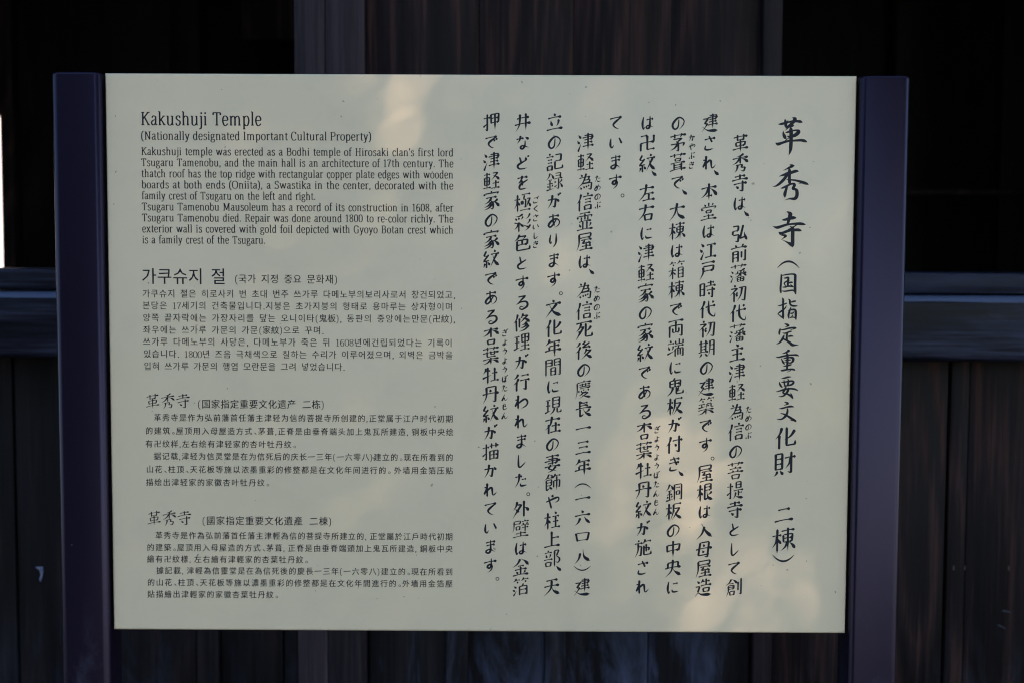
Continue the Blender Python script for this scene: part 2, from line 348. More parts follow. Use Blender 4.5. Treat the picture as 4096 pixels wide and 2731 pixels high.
tree((-3.9, -7.5, 3.6), (3.2, 1.8, 3.9), 26000, 0.14, M['needle'], 9, 'dark evergreen tree standing behind the photographer to the left', 'tree', name='evergreen_tree', kmin=.3)

# ---------------------------------------------------------------- information sign
sign = empty('information_sign', (0, 0, 0), 'cream information board with Japanese, English, Korean and Chinese text between two dark posts', 'sign')
PW, PH = 0.900, 0.6767
bm = bmesh.new(); bmesh.ops.create_cube(bm, size=1)
for v_ in bm.verts: v_.co = Vector((v_.co.x*PW, v_.co.y*0.016, (v_.co.z+.5)*PH))
bmesh.ops.bevel(bm, geom=[e for e in bm.edges if abs(e.verts[0].co.y-e.verts[1].co.y) < 1e-6 and e.verts[0].co.y < 0], offset=0.0032, segments=4, affect='EDGES', profile=0.5)
for f_ in bm.faces: f_.smooth = True
me = bpy.data.meshes.new('panel'); bm.to_mesh(me); bm.free(); me.set_sharp_from_angle(angle=R(35))
panel = link('panel', me, M['panel'], sign, (0, 0.008, B))
def post(x0, x1, top):
    """square tube with rounded corners and a softly domed cap"""
    w_ = x1-x0; d_ = 0.060; r_ = 0.0085; bm = bmesh.new(); prof = []
    for cx, cy, a0 in ((w_/2-r_, d_/2-r_, 0), (-w_/2+r_, d_/2-r_, 90), (-w_/2+r_, -d_/2+r_, 180), (w_/2-r_, -d_/2+r_, 270)):
        for k in range(9): prof.append((cx+r_*math.cos(R(a0+k*11.25)), cy+r_*math.sin(R(a0+k*11.25))))
    H = top+.05; rings = []
    for z_, s_ in ((-.05, 0), (top-.0035, 0), (top-.0012, .0008), (top, .0030)):
        rings.append([bm.verts.new((x-math.copysign(min(s_, abs(x)), x), y-math.copysign(min(s_, abs(y)), y), z_)) for x, y in prof])
    n = len(prof)
    for p, q in zip(rings, rings[1:]):
        for j in range(n): bm.faces.new((p[j], p[(j+1) % n], q[(j+1) % n], q[j]))
    bm.faces.new(rings[-1]); bm.faces.new(rings[0][::-1])
    for f_ in bm.faces: f_.smooth = True
    me = bpy.data.meshes.new('post'); bm.to_mesh(me); bm.free(); me.set_sharp_from_angle(angle=R(50))
    return link('post', me, M['post'], sign, ((x0+x1)/2, -0.008+d_/2, 0))
post(-0.5125, -0.4528, B+0.6775); post(0.4528, 0.5125, B+0.6765)
for s_ in (-1, 1):
    for z0 in (0.03, 0.30, 0.58):
        box('bracket', tuple(sorted((s_*0.420, s_*0.4527))), (0.0165, 0.030), (B+z0, B+z0+0.06), M['bracket'], sign, 0.002)
    box('edge_strip', tuple(sorted((s_*0.4395, s_*0.4525))), (0.0162, 0.024), (B+0.002, B+PH-.003), M['bracket'], sign, 0.001)

# ---- brush-written glyphs: strokes on a 0..99 grid (x right, y down) ----
COMP = {
'木':"h06289428 v50035097 p48280478 n52289878",
'木L':"h05309530 v55035598 p53300676 d60409264",
'口':"v10142088 b12169016 8086 h20808480",
'日':"v18061896 b18088208 8296 h22487848 h20907890",
'目':"v20052096 b20088008 8096 h22337833 h22607860 h22907890",
'田':"v10151492 b12178817 8692 h14528652 v50185088 h14888688",
'月':"p24062455 0696 z26088208 8296 6490 h28347834 h28607860",
'土':"h18408240 v50065088 h03889788",
'王L':"h15159015 h20489048 t05909078 v52155284",
'氵':"d28068026 d08365254 t20967852",
'亻':"p78040655 v50365098",
'彳':"p74040830 p80280460 v50465098",
'宀':"d46005416 d10241054 z12289228 8252",
'艹':"h02509850 v30063094 p72086090",
'糸':"b46041430 5032 b76261060 7858 v48604898 p26700892 d68669084",
'金L':"p50020638 n52039438 h28407440 h16608460 v50405090 d24683280 p80666880 t06949688",
'言':"d40025812 h04229622 h22387838 h22547854 v20702296 b22707870 7696 h24927692",
'車':"h10149014 v20292272 b20308030 7870 h22508050 h22708070 h02869886 i50025099",
'貝':"v20042074 b20078007 8074 h22297829 h22507850 h20727872 p38780498 d62789296",
'廴':"q08164016 1846 3846 0490 n06604088 9896",
'辶':"d12102824 b02422842 1674 n02941878 42909896",
'尸':"b16088608 8430 h18308430 p17081660 0297",
'東':"h06159415 v20302260 b22308030 7660 h24457845 h24607660 i50035098 p48600492 n52609892",
'聿':"b18148414 8438 h02269826 h18388438 h14548854 h04729872 i50025099",
'竹':"p26020650 h22304630 d28445872? p70025250 h66309830 d76449472",
'立':"d46025616 h10269026 d28383870 p74386074 h02889888",
'主':"d42026016 h14308630 h20588058 h03929792 v50305092",
'寸':"h04309630 z66046696 4086 d22464460",
'寺':"h18148214 v50025032 h02329832 h12549254 z66386696 4687 d28644478",
'文':"d44025616 h04269626 p72262672 0496 n26285472 9896",
'女':"q42042660 8098 h02369836 p74362298",
'夂':"p50022452 q46229022 0698 n28365868 9998",
'彡':"p90044032 p94365062 p96683098",
}
COMP['竹']="p26020650 h22304630 d28483676 p70025250 h66309830 d76488476"
GK = {
'革':"h08189218 v32043238 v68046838 h32346834 v22462668 b22467846 7466 h26667466 h03829782 i50345099",
'秀':"p70033012 h04249624 v50085054 p48240454 n52249854 p36601898 z24606460 5676 8076 7298 5491",
'寺':"@寺",
'国':"v10081096 b10089008 9096 h12909090 h28267426 h32487048 h24727872 v50265072 d60566866",
'指':"@扌[00,00,42,99] p86105222 z50045038 9638 9626 v52525298 b52548854 8898 h54738673 h54928692",
'定':"@宀[00,00,99,42] h22407840 v50405085 h50628062 p28540496 n20684490 9896",
'重':"p76032014 h02249824 v20362064 b20368036 7864 h22507850 h22647864 h14788678 h03939793 v50125093",
'要':"h08089208 v22222650 b24247624 7250 v40084048 v60086048 h28507250 h02669866 q46542878 8098 p74642098",
'文':"@文",
'化':"p34030450 v22342298 p94224660 z56045686 9686 9668",
'財':"@貝[00,00,48,99] h48289828 z78047894 6286 p76285272",
'二':"h20268026 h03789778",
'棟':"@木L[00,00,44,99] @東[36,00,99,99]",
'弘':"b12104610 4436 h14364436 v14341256 z14584858 4496 2690 b74085680 9072 d80489894",
'前':"d28033816 p76036418 h02229822 v16381698 z16404640 4696 3490 h18564456 h18744474 v66426678 z88348895 7287",
'藩':"@艹[00,00,99,26] @氵[00,30,26,99] p88304038 d42404850 p84407450 h30549854 v64366472 p62543072 n66549872 @田[38,70,88,99]",
'初':"d24043614 q06244624 0258 v26442698 p46463456 d34564866 z52229422 8896 6888 p72224494",
'代':"p34030450 v22342298 h38409836 c58045860 70849296 9674 d80088820",
'主':"@主",
'津':"@氵[00,00,32,99] @聿[30,00,99,99]",
'軽':"@車[00,00,48,99] q56108810 5048 n60229852 h56669666 v76507692 h48929992",
'為':"d24063618 h14268026 b72267040 4040 p56040480 b40407840 7456 h28567456 z26588858 8496 6688 d24743088 d40724882 d54706280 d68687476",
'信':"@亻[00,00,34,99] @言[34,00,99,99]",
'の':"c54224878 2288 0858 3028 6016 9242 8274 5496",
'菩':"@艹[00,00,99,25] d46265434 h14388638 d34443856 p66445656 h02589858 @口[22,66,80,99]",
'提':"@扌[00,00,40,99] @日[48,02,92,42] h40529952 v70527084 h70669266 p54603896 n46766890 9997",
'と':"k30064046 c86361862 2486 5492 8890",
'し':"c28062878 4494 9064",
'て':"h06229422 c90223458 4884 7496",
'創':"p36020234 n38037032 h24285028 b18385238 5058 h20485048 h18585058 p18380696 @口[22,66,58,98] v76227672 z94049495 8087",
'は':"c22081452 2090 3272 h42329232 c68086678 5290 4080 5670 9488",
'、':"d58048838",
'。':"o8222",
'建':"@廴[00,10,99,99] @聿[34,00,98,84]",
'さ':"h12269226 k44046850 c22641888 4696 7692",
'れ':"v26022698 b04302830 0476 c06725636 6684 7690 9872",
'本':"h04289628 i50035098 p48280478 n52289878 h34727072",
'堂':"v50025022 d24083420 p76086620 d10241242 z12269226 8440 @口[30,40,70,62] h18748274 v50645092 h02929892",
'江':"@氵[00,00,34,99] h40209620 v68206686 h32869986",
'戸':"h12109210 b22288428 8054 h22548054 p22302262 0297",
'時':"@日[00,08,38,86] @寺[36,00,99,99]",
'期':"h02225822 v16041670 v44044470 h18384238 h18544254 h00706070 p20760496 d38765694 @月[58,04,99,98]",
'築':"@竹[00,00,99,34] h06384438 v25382554 t04564850 p56365060 z56368036 8056 9856 d62446850 h03709770 i50605099 p48720492 n52729894",
'で':"h04249024 c86243056 4484 7096 d66387650 d82329244",
'す':"h02289828 c58025656 4270 2856 5044 6660 5684 3298",
'屋':"@尸 h28429242 b52443660 7658 d72508668 h32768876 v60625894 h18949894",
'根':"@木L[00,00,42,99] b50068606 8640 h50238423 h50408440 z50065092 7480 p92506866 n62427080 9996",
'入':"p52280494 n30103614 6056 9894",
'母':"b28081680 8280 z28108010 7096 5288 h00469946 d46205434 d42545068",
'造':"@辶 p48043024 h44188818 v66026640 h32409840 @口[42,50,90,82]",
'茅':"@艹[00,00,99,27] b20307430 5044 d38425452 b06568856 7872 z52545296 3890 p48580486",
'葺':"@艹[00,00,99,25] @口[28,27,72,47] h06549454 v28542890 v72547299 h28667066 h28787078 h02929888",
'大':"h04329632 p50043660 0496 n50345870 9896",
'箱':"@竹[00,00,99,34] @木L[00,30,50,99] @目[52,34,98,99]",
'両':"h04109610 v14341498 z14348634 8696 7088 v50105070 v32483272 h32726872 v68486872",
'端':"d16042616 h02244224 d08361658 p36362860 t00804664 v72027226 b50105028 9428 v94089430 h42409940 p70405854 v48544898 z48549454 9498 8292 v64566490 v78567890",
'に':"c22081452 2090 3272 h50308830 c46665284 9486",
'鬼':"p50023412 v20162052 b20168216 8052 h22347834 h22527852 v50165052 p40520296 z58525890 9890 9872 q72586076 8274",
'板':"@木L[00,00,42,99] h48129612 p50124855 3298 q54368636 4298 n54446672 9998",
'が':"z02386238 5692 3882 p38080494 d68368860 d76048818 d90009812",
'付':"@亻[00,00,38,99] h38309930 z78047895 5885 d52466462",
'き':"h18229022 h12468846 k44047064 c24682090 4096 7494",
'銅':"@金L[00,00,50,99] v54085498 z54109610 9697 8290 h62288828 @口[62,42,88,72]",
'中':"v14241664 b14269026 8462 h16588458 i50025099",
'央':"v20182048 b20188218 8048 h02489848 p50024262 0496 n50506270 9896",
'紋':"@糸[00,00,48,99] @文[44,02,99,98]",
'左':"h06269426 p48023854 0290 h36569256 v62566290 h24909890",
'右':"h04249624 p46023650 0284 @口[32,52,88,98]",
'家':"@宀[00,00,99,40] h18368236 p52361066 c42466070 5898 4290 p50600884 p56700898 p88485064 n58569892",
'あ':"h12228822 k42044450 5286 c72384476 2290 1074 3250 6640 9060 8286 5498",
'る':"q22107610 0862 c12584646 8452 9080 5498 3286 5076 7092",
'杏':"@木[00,00,99,60] @口[24,64,78,99]",
'葉':"@艹[00,00,99,24] h02349834 v28242856 h28568056 v50245044 h50447244 v72247244 h02709870 i50585099 p48720492 n52729894",
'牡':"p22080438 h18264826 v32043298 t00645250 @土[46,06,99,94]",
'丹':"p24082460 0496 z24108010 7896 6088 h00489948 d46225238",
'施':"d22022812 h00224822 p22220298 z22404240 3892 2486 p64024628 h58169916 z48508852 8468 7662 v70307074 z56365690 9890 9872",
'い':"c16201264 2484 3866 k74249466",
'ま':"h16228822 h20428442 c52045278 3494 1680 3870 5874 8696",
'霊':"h18048204 d10160832 z10189218 8630 v50045040 d24243430 d24343440 d62247230 d62347240 h14488848 v38483890 v62486290 d16582878 p86587478 h02929892",
'死':"h02109810 p34100452 q28324832 0298 d18503064 p92325858 z60126086 9886 9866",
'後':"@彳[00,00,38,99] b60024216 6222 b84124036 8034 d76268842 @夂[32,42,99,99]",
'慶':"d48025610 h12129412 p12121260 0297 v42164234 v62166234 h24249024 b24348834 8444 h26448644 d24522264 z38543866 6466 6658 d48505456 d74508260 p48662282 q44708070 2299 n38765688 9499",
'長':"v28042848 h28067 8406 h28197619 h28337633 h02489848 z30483092 5280 p88566270 n48506474 9896",
'一':"h02529852",
'三':"h16188418 h22488048 h02849884",
'年':"p30030434 h24209220 v26442866 h26428842 h00669966 i58205899",
'六':"d44045620 h02369836 p36500492 d60469690",
'八':"p38300492 n54106256 9888",
'立':"@立",
'記':"@言[00,00,48,99] b54149014 8848 h54488848 z54485490 9890 9872",
'録':"@金L[00,00,50,99] b56088808 8638 h56228622 h48389938 z76387694 6086 d54485860 t50826872 p96467862 n78589992",
'り':"c24081650 2468 3452 c68067048 6476 4298",
'間':"v08060898 b08084408 4444 h10264226 h10424242 v58065844 z58089208 9298 7892 h60269026 h60429042 @日[30,50,72,98]",
'現':"@王L[00,04,40,96] v50045064 b50069006 8864 h52248824 h52448844 h50628862 p62643298 z76647690 9990 9976",
'在':"h04229622 p46023646 0274 v26442698 h42569456 v68366890 h34909990",
'妻':"h10129012 b22267826 7650 h02389838 h22507650 v50025058 q42562678 8098 h02689868 p72682298",
'飾':"p30020232 n32035828 h20245024? v14341490 b14344634 4466 h16504450 h16664466 t14923878 d30685088 p68044828 h62169916 v58425880 z58429442 9282 8274 i76187699",
'や':"c02488828 9650 6862 k22144498 d58045022",
'柱':"@木L[00,00,44,99] @主[42,00,99,98]",
'上':"v48044888 h50429242 h02889888",
'部':"@立[00,00,56,62] @口[08,64,50,98] v66066699 b66089208 7838 c76389658 8878 7270",
'天':"h16148614 h04469646 p50144460 0496 n50486274 9896",
'井':"h14288828 h02609860 p34043062 0896 i68046898",
'な':"h04245824 p36041052 d70189634 c68406674 5092 3484 5072 9692",
'ど':"k28104048 c80381862 2486 5492 8490 d74167 8428 d88089620",
'を':"h12188818 p50042052 c22504640 5274 c90363662 3290 8292",
'極':"@木L[00,00,40,99] h44089808 z62105834 7034 6878 5674 @口[42,38,56,64] q76329632 7280 n78469980 h36929992",
'彩':"p54041012 d08202032 d26183430 p54164232 h02449? 5844 v30443098 p28460482 d34465874 @彡[54,02,99,98]",
'色':"p36040436 q34167216 5434 b20368236 8062 h20628062 v50365060 z20362090 9490 9670",
'修':"p26030250 v16342098 v36263678 p58024030 q54168616 3854 n48269956 p82524866 p86624082 p94723499",
'理':"@王L[00,04,42,96] v50065252 b50089208 9050 h52289028 h52509050 v70087092 h46709670 h40929992",
'行':"@彳[00,00,42,99] h48169416 h40429942 z76427695 5886",
'わ':"v26022698 b04322832 0476 c08707236 9660 8284 4896",
'た':"h06265826 p38040696 h54488848 c48725090 9490",
'外':"p28040450 q28245424 0294 d18444064 v68046898 n68389866",
'壁':"b10064806 4622 h12224622 p10060848 0064 @口[18,32,48,60] d72027812 h54129812 d62186828 p90188028 h52329932 h56469646 v76327668 h18768276 v50645094 h02949894",
'金':"p48020244 n52029844 h32427042 h14628862 v50445090 d24703684 p78706684 h02929892",
'箔':"@竹[00,00,99,36] @氵[00,38,34,99] p68345446 v44464498 b44488848 8898 h46688668 h46928692",
'押':"@扌[00,00,44,99] v46084860 b46109210 9058 h48328832 h48569056 i70107099",
'描':"@扌[00,00,44,99] h42209920 v56045634 v82048232 v46464698 b46489448 9298 h48709070 v70487092 h46929092",
'か':"z02366836 6092 4282 p40060494 d74289450",
'め':"k22144876 c66044268 1690 0858 5228 9254 5298",
'ぶ':"d44045618 c52264862 5488 3486 d16622088 d70569480 d72127 8224 d86049618",
'ご':"h20247424 c18642090 8286 d74087 8420 d88009612",
'く':"b76082048 8094",
'ょ':"h54368636 c52085278 3294 1880 4470 8696",
'よ':"h54368636 c52045278 3294 1880 4470 8696",
'う':"d38046016 c16423834 7840 4698",
'ぼ':"c22081452 2090 3272 h44187618 h42388038 c60186078 4892 3680 5072 8690 d78048614 d90009810",
'ん':"c52060496 3462 4856 5290 7692 9862",
'も':"c44042872 4896 9074 h16307030 h14527252",
'ぎ':"h14248024 h10487848 k40046666 c22681890 4096 7294 d76068618 d90029814",
'（':"x", '）':"x",
'卍':"",
}
COMP['扌']="h04269626 z56045694 2884 t02726852"
GK['革T']="h20187818 v34043436 v66046636 h36346434 v28462666 b28467446 7066 h30666866 h02809880 i50345099"
GK['秀T']="p66003612 h16268426 i52105058 p48280260 n52269658 p40662898 z30666666 6076 7876 7297 5491"
GK['寺T']="h26177417 v48004840 h02409840 h22608660 z64446498 4688 d28663676"
GK['卍']="h08509250 v50105090 h10125012 v12501292 h50889488 v88128850"
GK['口']=COMP['口']
for _k in GK: GK[_k] = GK[_k].replace('?','')
# ---- book-face latin letters: (advance, strokes) on a y-up grid, baseline 0, x-height 50, capitals 70 ----
LA = {
'a':(47,"c 10,40 20,50 33,46 35,34 35,8 39,1 46,3;c 35,29 20,26 8,15 14,1 26,3 35,12"),
'b':(52,"l 12,74 12,1;c 12,38 22,50 38,47 45,25 37,1 23,-1 12,9;s 4,12,74"),
'c':(43,"c 38,38 32,50 18,48 8,25 18,0 30,-1 39,8"),
'd':(53,"l 40,74 40,0;c 40,38 30,50 16,48 8,25 16,0 29,-1 40,12;s 32,40,74;s 40,48,1"),
'e':(46,"c 9,27 38,28 36,44 24,51 12,45 7,24 16,1 28,-1 40,9"),
'f':(32,"c 34,70 28,76 18,72 15,58 15,40 15,1;s 4,30,49;s 6,26,1"),
'g':(48,"c 21,50 9,42 9,27 21,18 33,27 33,42 21,50;c 14,20 8,13 16,7 34,4 42,-6 34,-18 18,-20 6,-12 10,0 18,6;l 31,46 46,48"),
'h':(56,"l 13,74 13,1;c 13,38 24,49 36,48 42,36 42,18 42,1;s 4,13,74;s 6,22,1;s 35,51,1"),
'i':(28,"l 14,50 14,1;o 14,66;s 5,14,49;s 6,23,1"),
'j':(26,"c 15,50 15,20 15,-6 10,-19 -1,-20;o 15,66;s 5,15,49"),
'k':(52,"l 13,74 13,1;l 38,48 14,22;l 22,30 44,1;s 4,13,74;s 6,22,1;s 32,48,49;s 36,52,1"),
'l':(28,"l 14,74 14,1;s 5,14,74;s 6,23,1"),
'm':(84,"l 13,50 13,1;c 13,38 24,49 34,48 40,36 40,18 40,1;c 40,38 51,49 62,48 68,36 68,18 68,1;s 4,13,49;s 6,21,1;s 33,48,1;s 61,77,1"),
'n':(57,"l 13,50 13,1;c 13,38 24,49 36,48 42,36 42,18 42,1;s 4,13,49;s 6,22,1;s 35,51,1"),
'o':(50,"c 25,50 9,40 9,10 25,-1 41,10 41,40 25,50"),
'p':(53,"l 13,50 13,-20;c 13,38 24,50 38,47 45,25 37,1 24,-1 13,9;s 4,13,49;s 6,22,-20"),
'r':(39,"l 13,50 13,1;c 13,34 20,47 30,50 37,45;s 4,13,49;s 6,25,1"),
's':(42,"c 35,40 28,50 16,49 10,38 20,28 32,22 35,10 26,-1 14,0 7,10"),
't':(33,"c 16,64 16,40 16,10 22,0 32,4;s 5,31,49"),
'u':(57,"c 13,50 13,24 14,6 24,-1 36,3 43,14;l 43,50 43,1;s 4,13,49;s 34,43,49;s 43,51,1"),
'v':(49,"l 8,49 24,1;l 40,49 25,1;s 1,17,49;s 32,47,49"),
'w':(74,"l 8,49 22,1;l 37,49 23,1;l 37,49 51,1;l 66,49 52,1;s 1,16,49;s 58,73,49"),
'x':(50,"l 9,49 40,1;l 39,49 9,1;s 2,18,49;s 31,47,49;s 2,17,1;s 32,49,1"),
'y':(49,"l 8,49 25,2;c 41,49 26,6 18,-16 8,-20 3,-17;s 1,17,49;s 33,48,49"),
'B':(60,"l 14,70 14,0;c 14,69 36,69 46,60 42,42 30,38 14,38;c 30,38 48,34 50,16 40,1 14,1;s 5,14,69;s 5,14,1"),
'C':(58,"c 50,54 42,69 24,70 9,52 9,20 24,-1 42,0 52,10;l 50,68 50,54"),
'G':(64,"c 52,54 42,69 24,70 9,52 9,20 24,-1 42,0 52,8;l 52,30 52,4;s 42,60,31;l 52,68 52,54"),
'H':(70,"l 16,70 16,0;l 54,70 54,0;s 16,54,37;s 6,26,69;s 6,26,1;s 44,64,69;s 44,64,1"),
'I':(34,"l 17,70 17,0;s 7,27,69;s 7,27,1"),
'K':(64,"l 16,70 16,0;l 50,68 18,34;l 27,44 54,1;s 6,26,69;s 6,26,1;s 42,62,69;s 46,64,1"),
'M':(84,"l 16,70 16,0;l 17,70 42,6;l 67,70 42,6;l 68,70 68,0;s 6,17,69;s 6,25,1;s 67,78,69;s 59,78,1"),
'N':(70,"l 16,70 16,0;l 17,69 54,2;l 55,70 55,0;s 6,17,69;s 6,25,1;s 46,65,69"),
'O':(68,"c 34,70 10,56 10,14 34,-1 58,14 58,56 34,70"),
'P':(58,"l 15,70 15,0;c 15,69 38,69 50,60 48,40 36,33 15,33;s 5,15,69;s 5,26,1"),
'R':(63,"l 15,70 15,0;c 15,69 38,69 49,60 46,42 34,36 15,36;l 32,36 54,2;s 5,15,69;s 5,26,1;s 50,63,1"),
'S':(52,"c 43,56 34,70 18,69 9,56 18,42 36,34 44,18 34,0 18,0 8,12;l 43,68 43,56;l 8,1 8,12"),
'T':(60,"l 30,69 30,0;s 5,55,69;l 6,69 6,56;l 54,69 54,56;s 20,40,1"),
'0':(50,"c 25,69 9,56 9,14 25,0 41,14 41,56 25,69"),
'1':(42,"l 22,70 22,0;l 22,69 8,60;s 10,34,1"),
'6':(50,"c 40,64 26,68 12,52 9,24 18,0 36,2 41,22 32,40 18,38 10,26"),
'7':(48,"l 8,68 40,68;c 40,68 28,40 20,16 19,0;l 8,69 8,58"),
'8':(50,"c 25,69 11,62 12,48 25,38 39,28 40,12 25,0 10,12 11,28 25,38 38,48 39,62 25,69"),
',':(24,"o 12,4;l 14,4 9,-11"), '.':(24,"o 12,4"), "'":(18,"l 9,73 9,52"), '-':(32,"l 5,25 27,25"),
'(':(32,"c 28,76 12,54 12,6 28,-16"), ')':(32,"c 4,76 20,54 20,6 4,-16"), ' ':(24,""),
}
import math
def catmull(pts, n=6):
    if len(pts) < 3: return list(pts)
    P = [pts[0]] + list(pts) + [pts[-1]]; out = []
    if pts[0] == pts[-1]: P[0] = pts[-2]; P[-1] = pts[1]
    for i in range(1, len(P)-2):
        for k in range(n):
            t = k/n
            out.append(tuple(0.5*((2*P[i][a]) + (P[i+1][a]-P[i-1][a])*t + (2*P[i-1][a]-5*P[i][a]+4*P[i+1][a]-P[i+2][a])*t*t
                       + (3*P[i][a]-P[i-1][a]-3*P[i+1][a]+P[i+2][a])*t**3) for a in (0, 1)))
    out.append(pts[-1]); return out
def resample(pts, step):
    out = [(pts[0], 0.0)]; s = 0
    L = sum(math.dist(a, b) for a, b in zip(pts, pts[1:]))
    n = max(6, min(22, int(L/step)))
    seg = 0; acc = 0; tgt = L/n
    for k in range(1, n):
        d = k*tgt
        while seg < len(pts)-2 and acc + math.dist(pts[seg], pts[seg+1]) < d:
            acc += math.dist(pts[seg], pts[seg+1]); seg += 1
        l = math.dist(pts[seg], pts[seg+1]) or 1e-6; f = (d-acc)/l
        out.append(((pts[seg][0]+(pts[seg+1][0]-pts[seg][0])*f, pts[seg][1]+(pts[seg+1][1]-pts[seg][1])*f), k/n))
    out.append((pts[-1], 1.0)); return out, L
def smooth(a, b, x):
    x = max(0, min(1, (x-a)/(b-a))); return x*x*(3-2*x)
def ribbon(samples, wf):
    """centre samples [(p, t)], half-width function -> (verts, faces)"""
    V = []; F = []; n = len(samples)
    for i, (p, t) in enumerate(samples):
        a = samples[max(0, i-1)][0]; b = samples[min(n-1, i+1)][0]
        dx, dy = b[0]-a[0], b[1]-a[1]; l = math.hypot(dx, dy) or 1; dx /= l; dy /= l
        w = wf(t, dx, dy)
        V += [(p[0]-dy*w, p[1]+dx*w), (p[0]+dy*w, p[1]-dx*w)]
    for i in range(n-1): F.append((2*i, 2*i+1, 2*i+3, 2*i+2))
    return V, F
def disc(cx, cy, r, n=10, ri=None):
    if ri is None:
        return [(cx+r*math.cos(6.2832*k/n), cy+r*math.sin(6.2832*k/n)) for k in range(n)], [tuple(range(n))]
    V = []
    for k in range(n):
        c, s = math.cos(6.2832*k/n), math.sin(6.2832*k/n); V += [(cx+r*c, cy+r*s), (cx+ri*c, cy+ri*s)]
    return V, [(2*k, 2*k+1, (2*k+3) % (2*n), (2*k+2) % (2*n)) for k in range(n)]
def parse(defn, box=(0, 0, 100, 100)):
    out = []; x0, y0, x1, y1 = box; toks = defn.split(); i = 0
    while i < len(toks):
        t = toks[i]; i += 1
        if t[0] == '@':
            nm, _, bb = t[1:].partition('[')
            if bb:
                c = [float(v) for v in bb.rstrip(']').split(',')]
                c = [100 if v == 99 else v for v in c]
                b = (x0+(x1-x0)*c[0]/100, y0+(y1-y0)*c[1]/100, x0+(x1-x0)*c[2]/100, y0+(y1-y0)*c[3]/100)
            else: b = box
            out += parse(COMP[nm], b)
        else:
            s = t[1:]
            while i < len(toks) and toks[i][0].isdigit(): s += toks[i]; i += 1
            n = [int(s[k:k+2]) for k in range(0, len(s), 2)]
            out.append((t[0], [(x0+(x1-x0)*n[k]/100, y0+(y1-y0)*n[k+1]/100) for k in range(0, len(n)-1, 2)]))
    return out
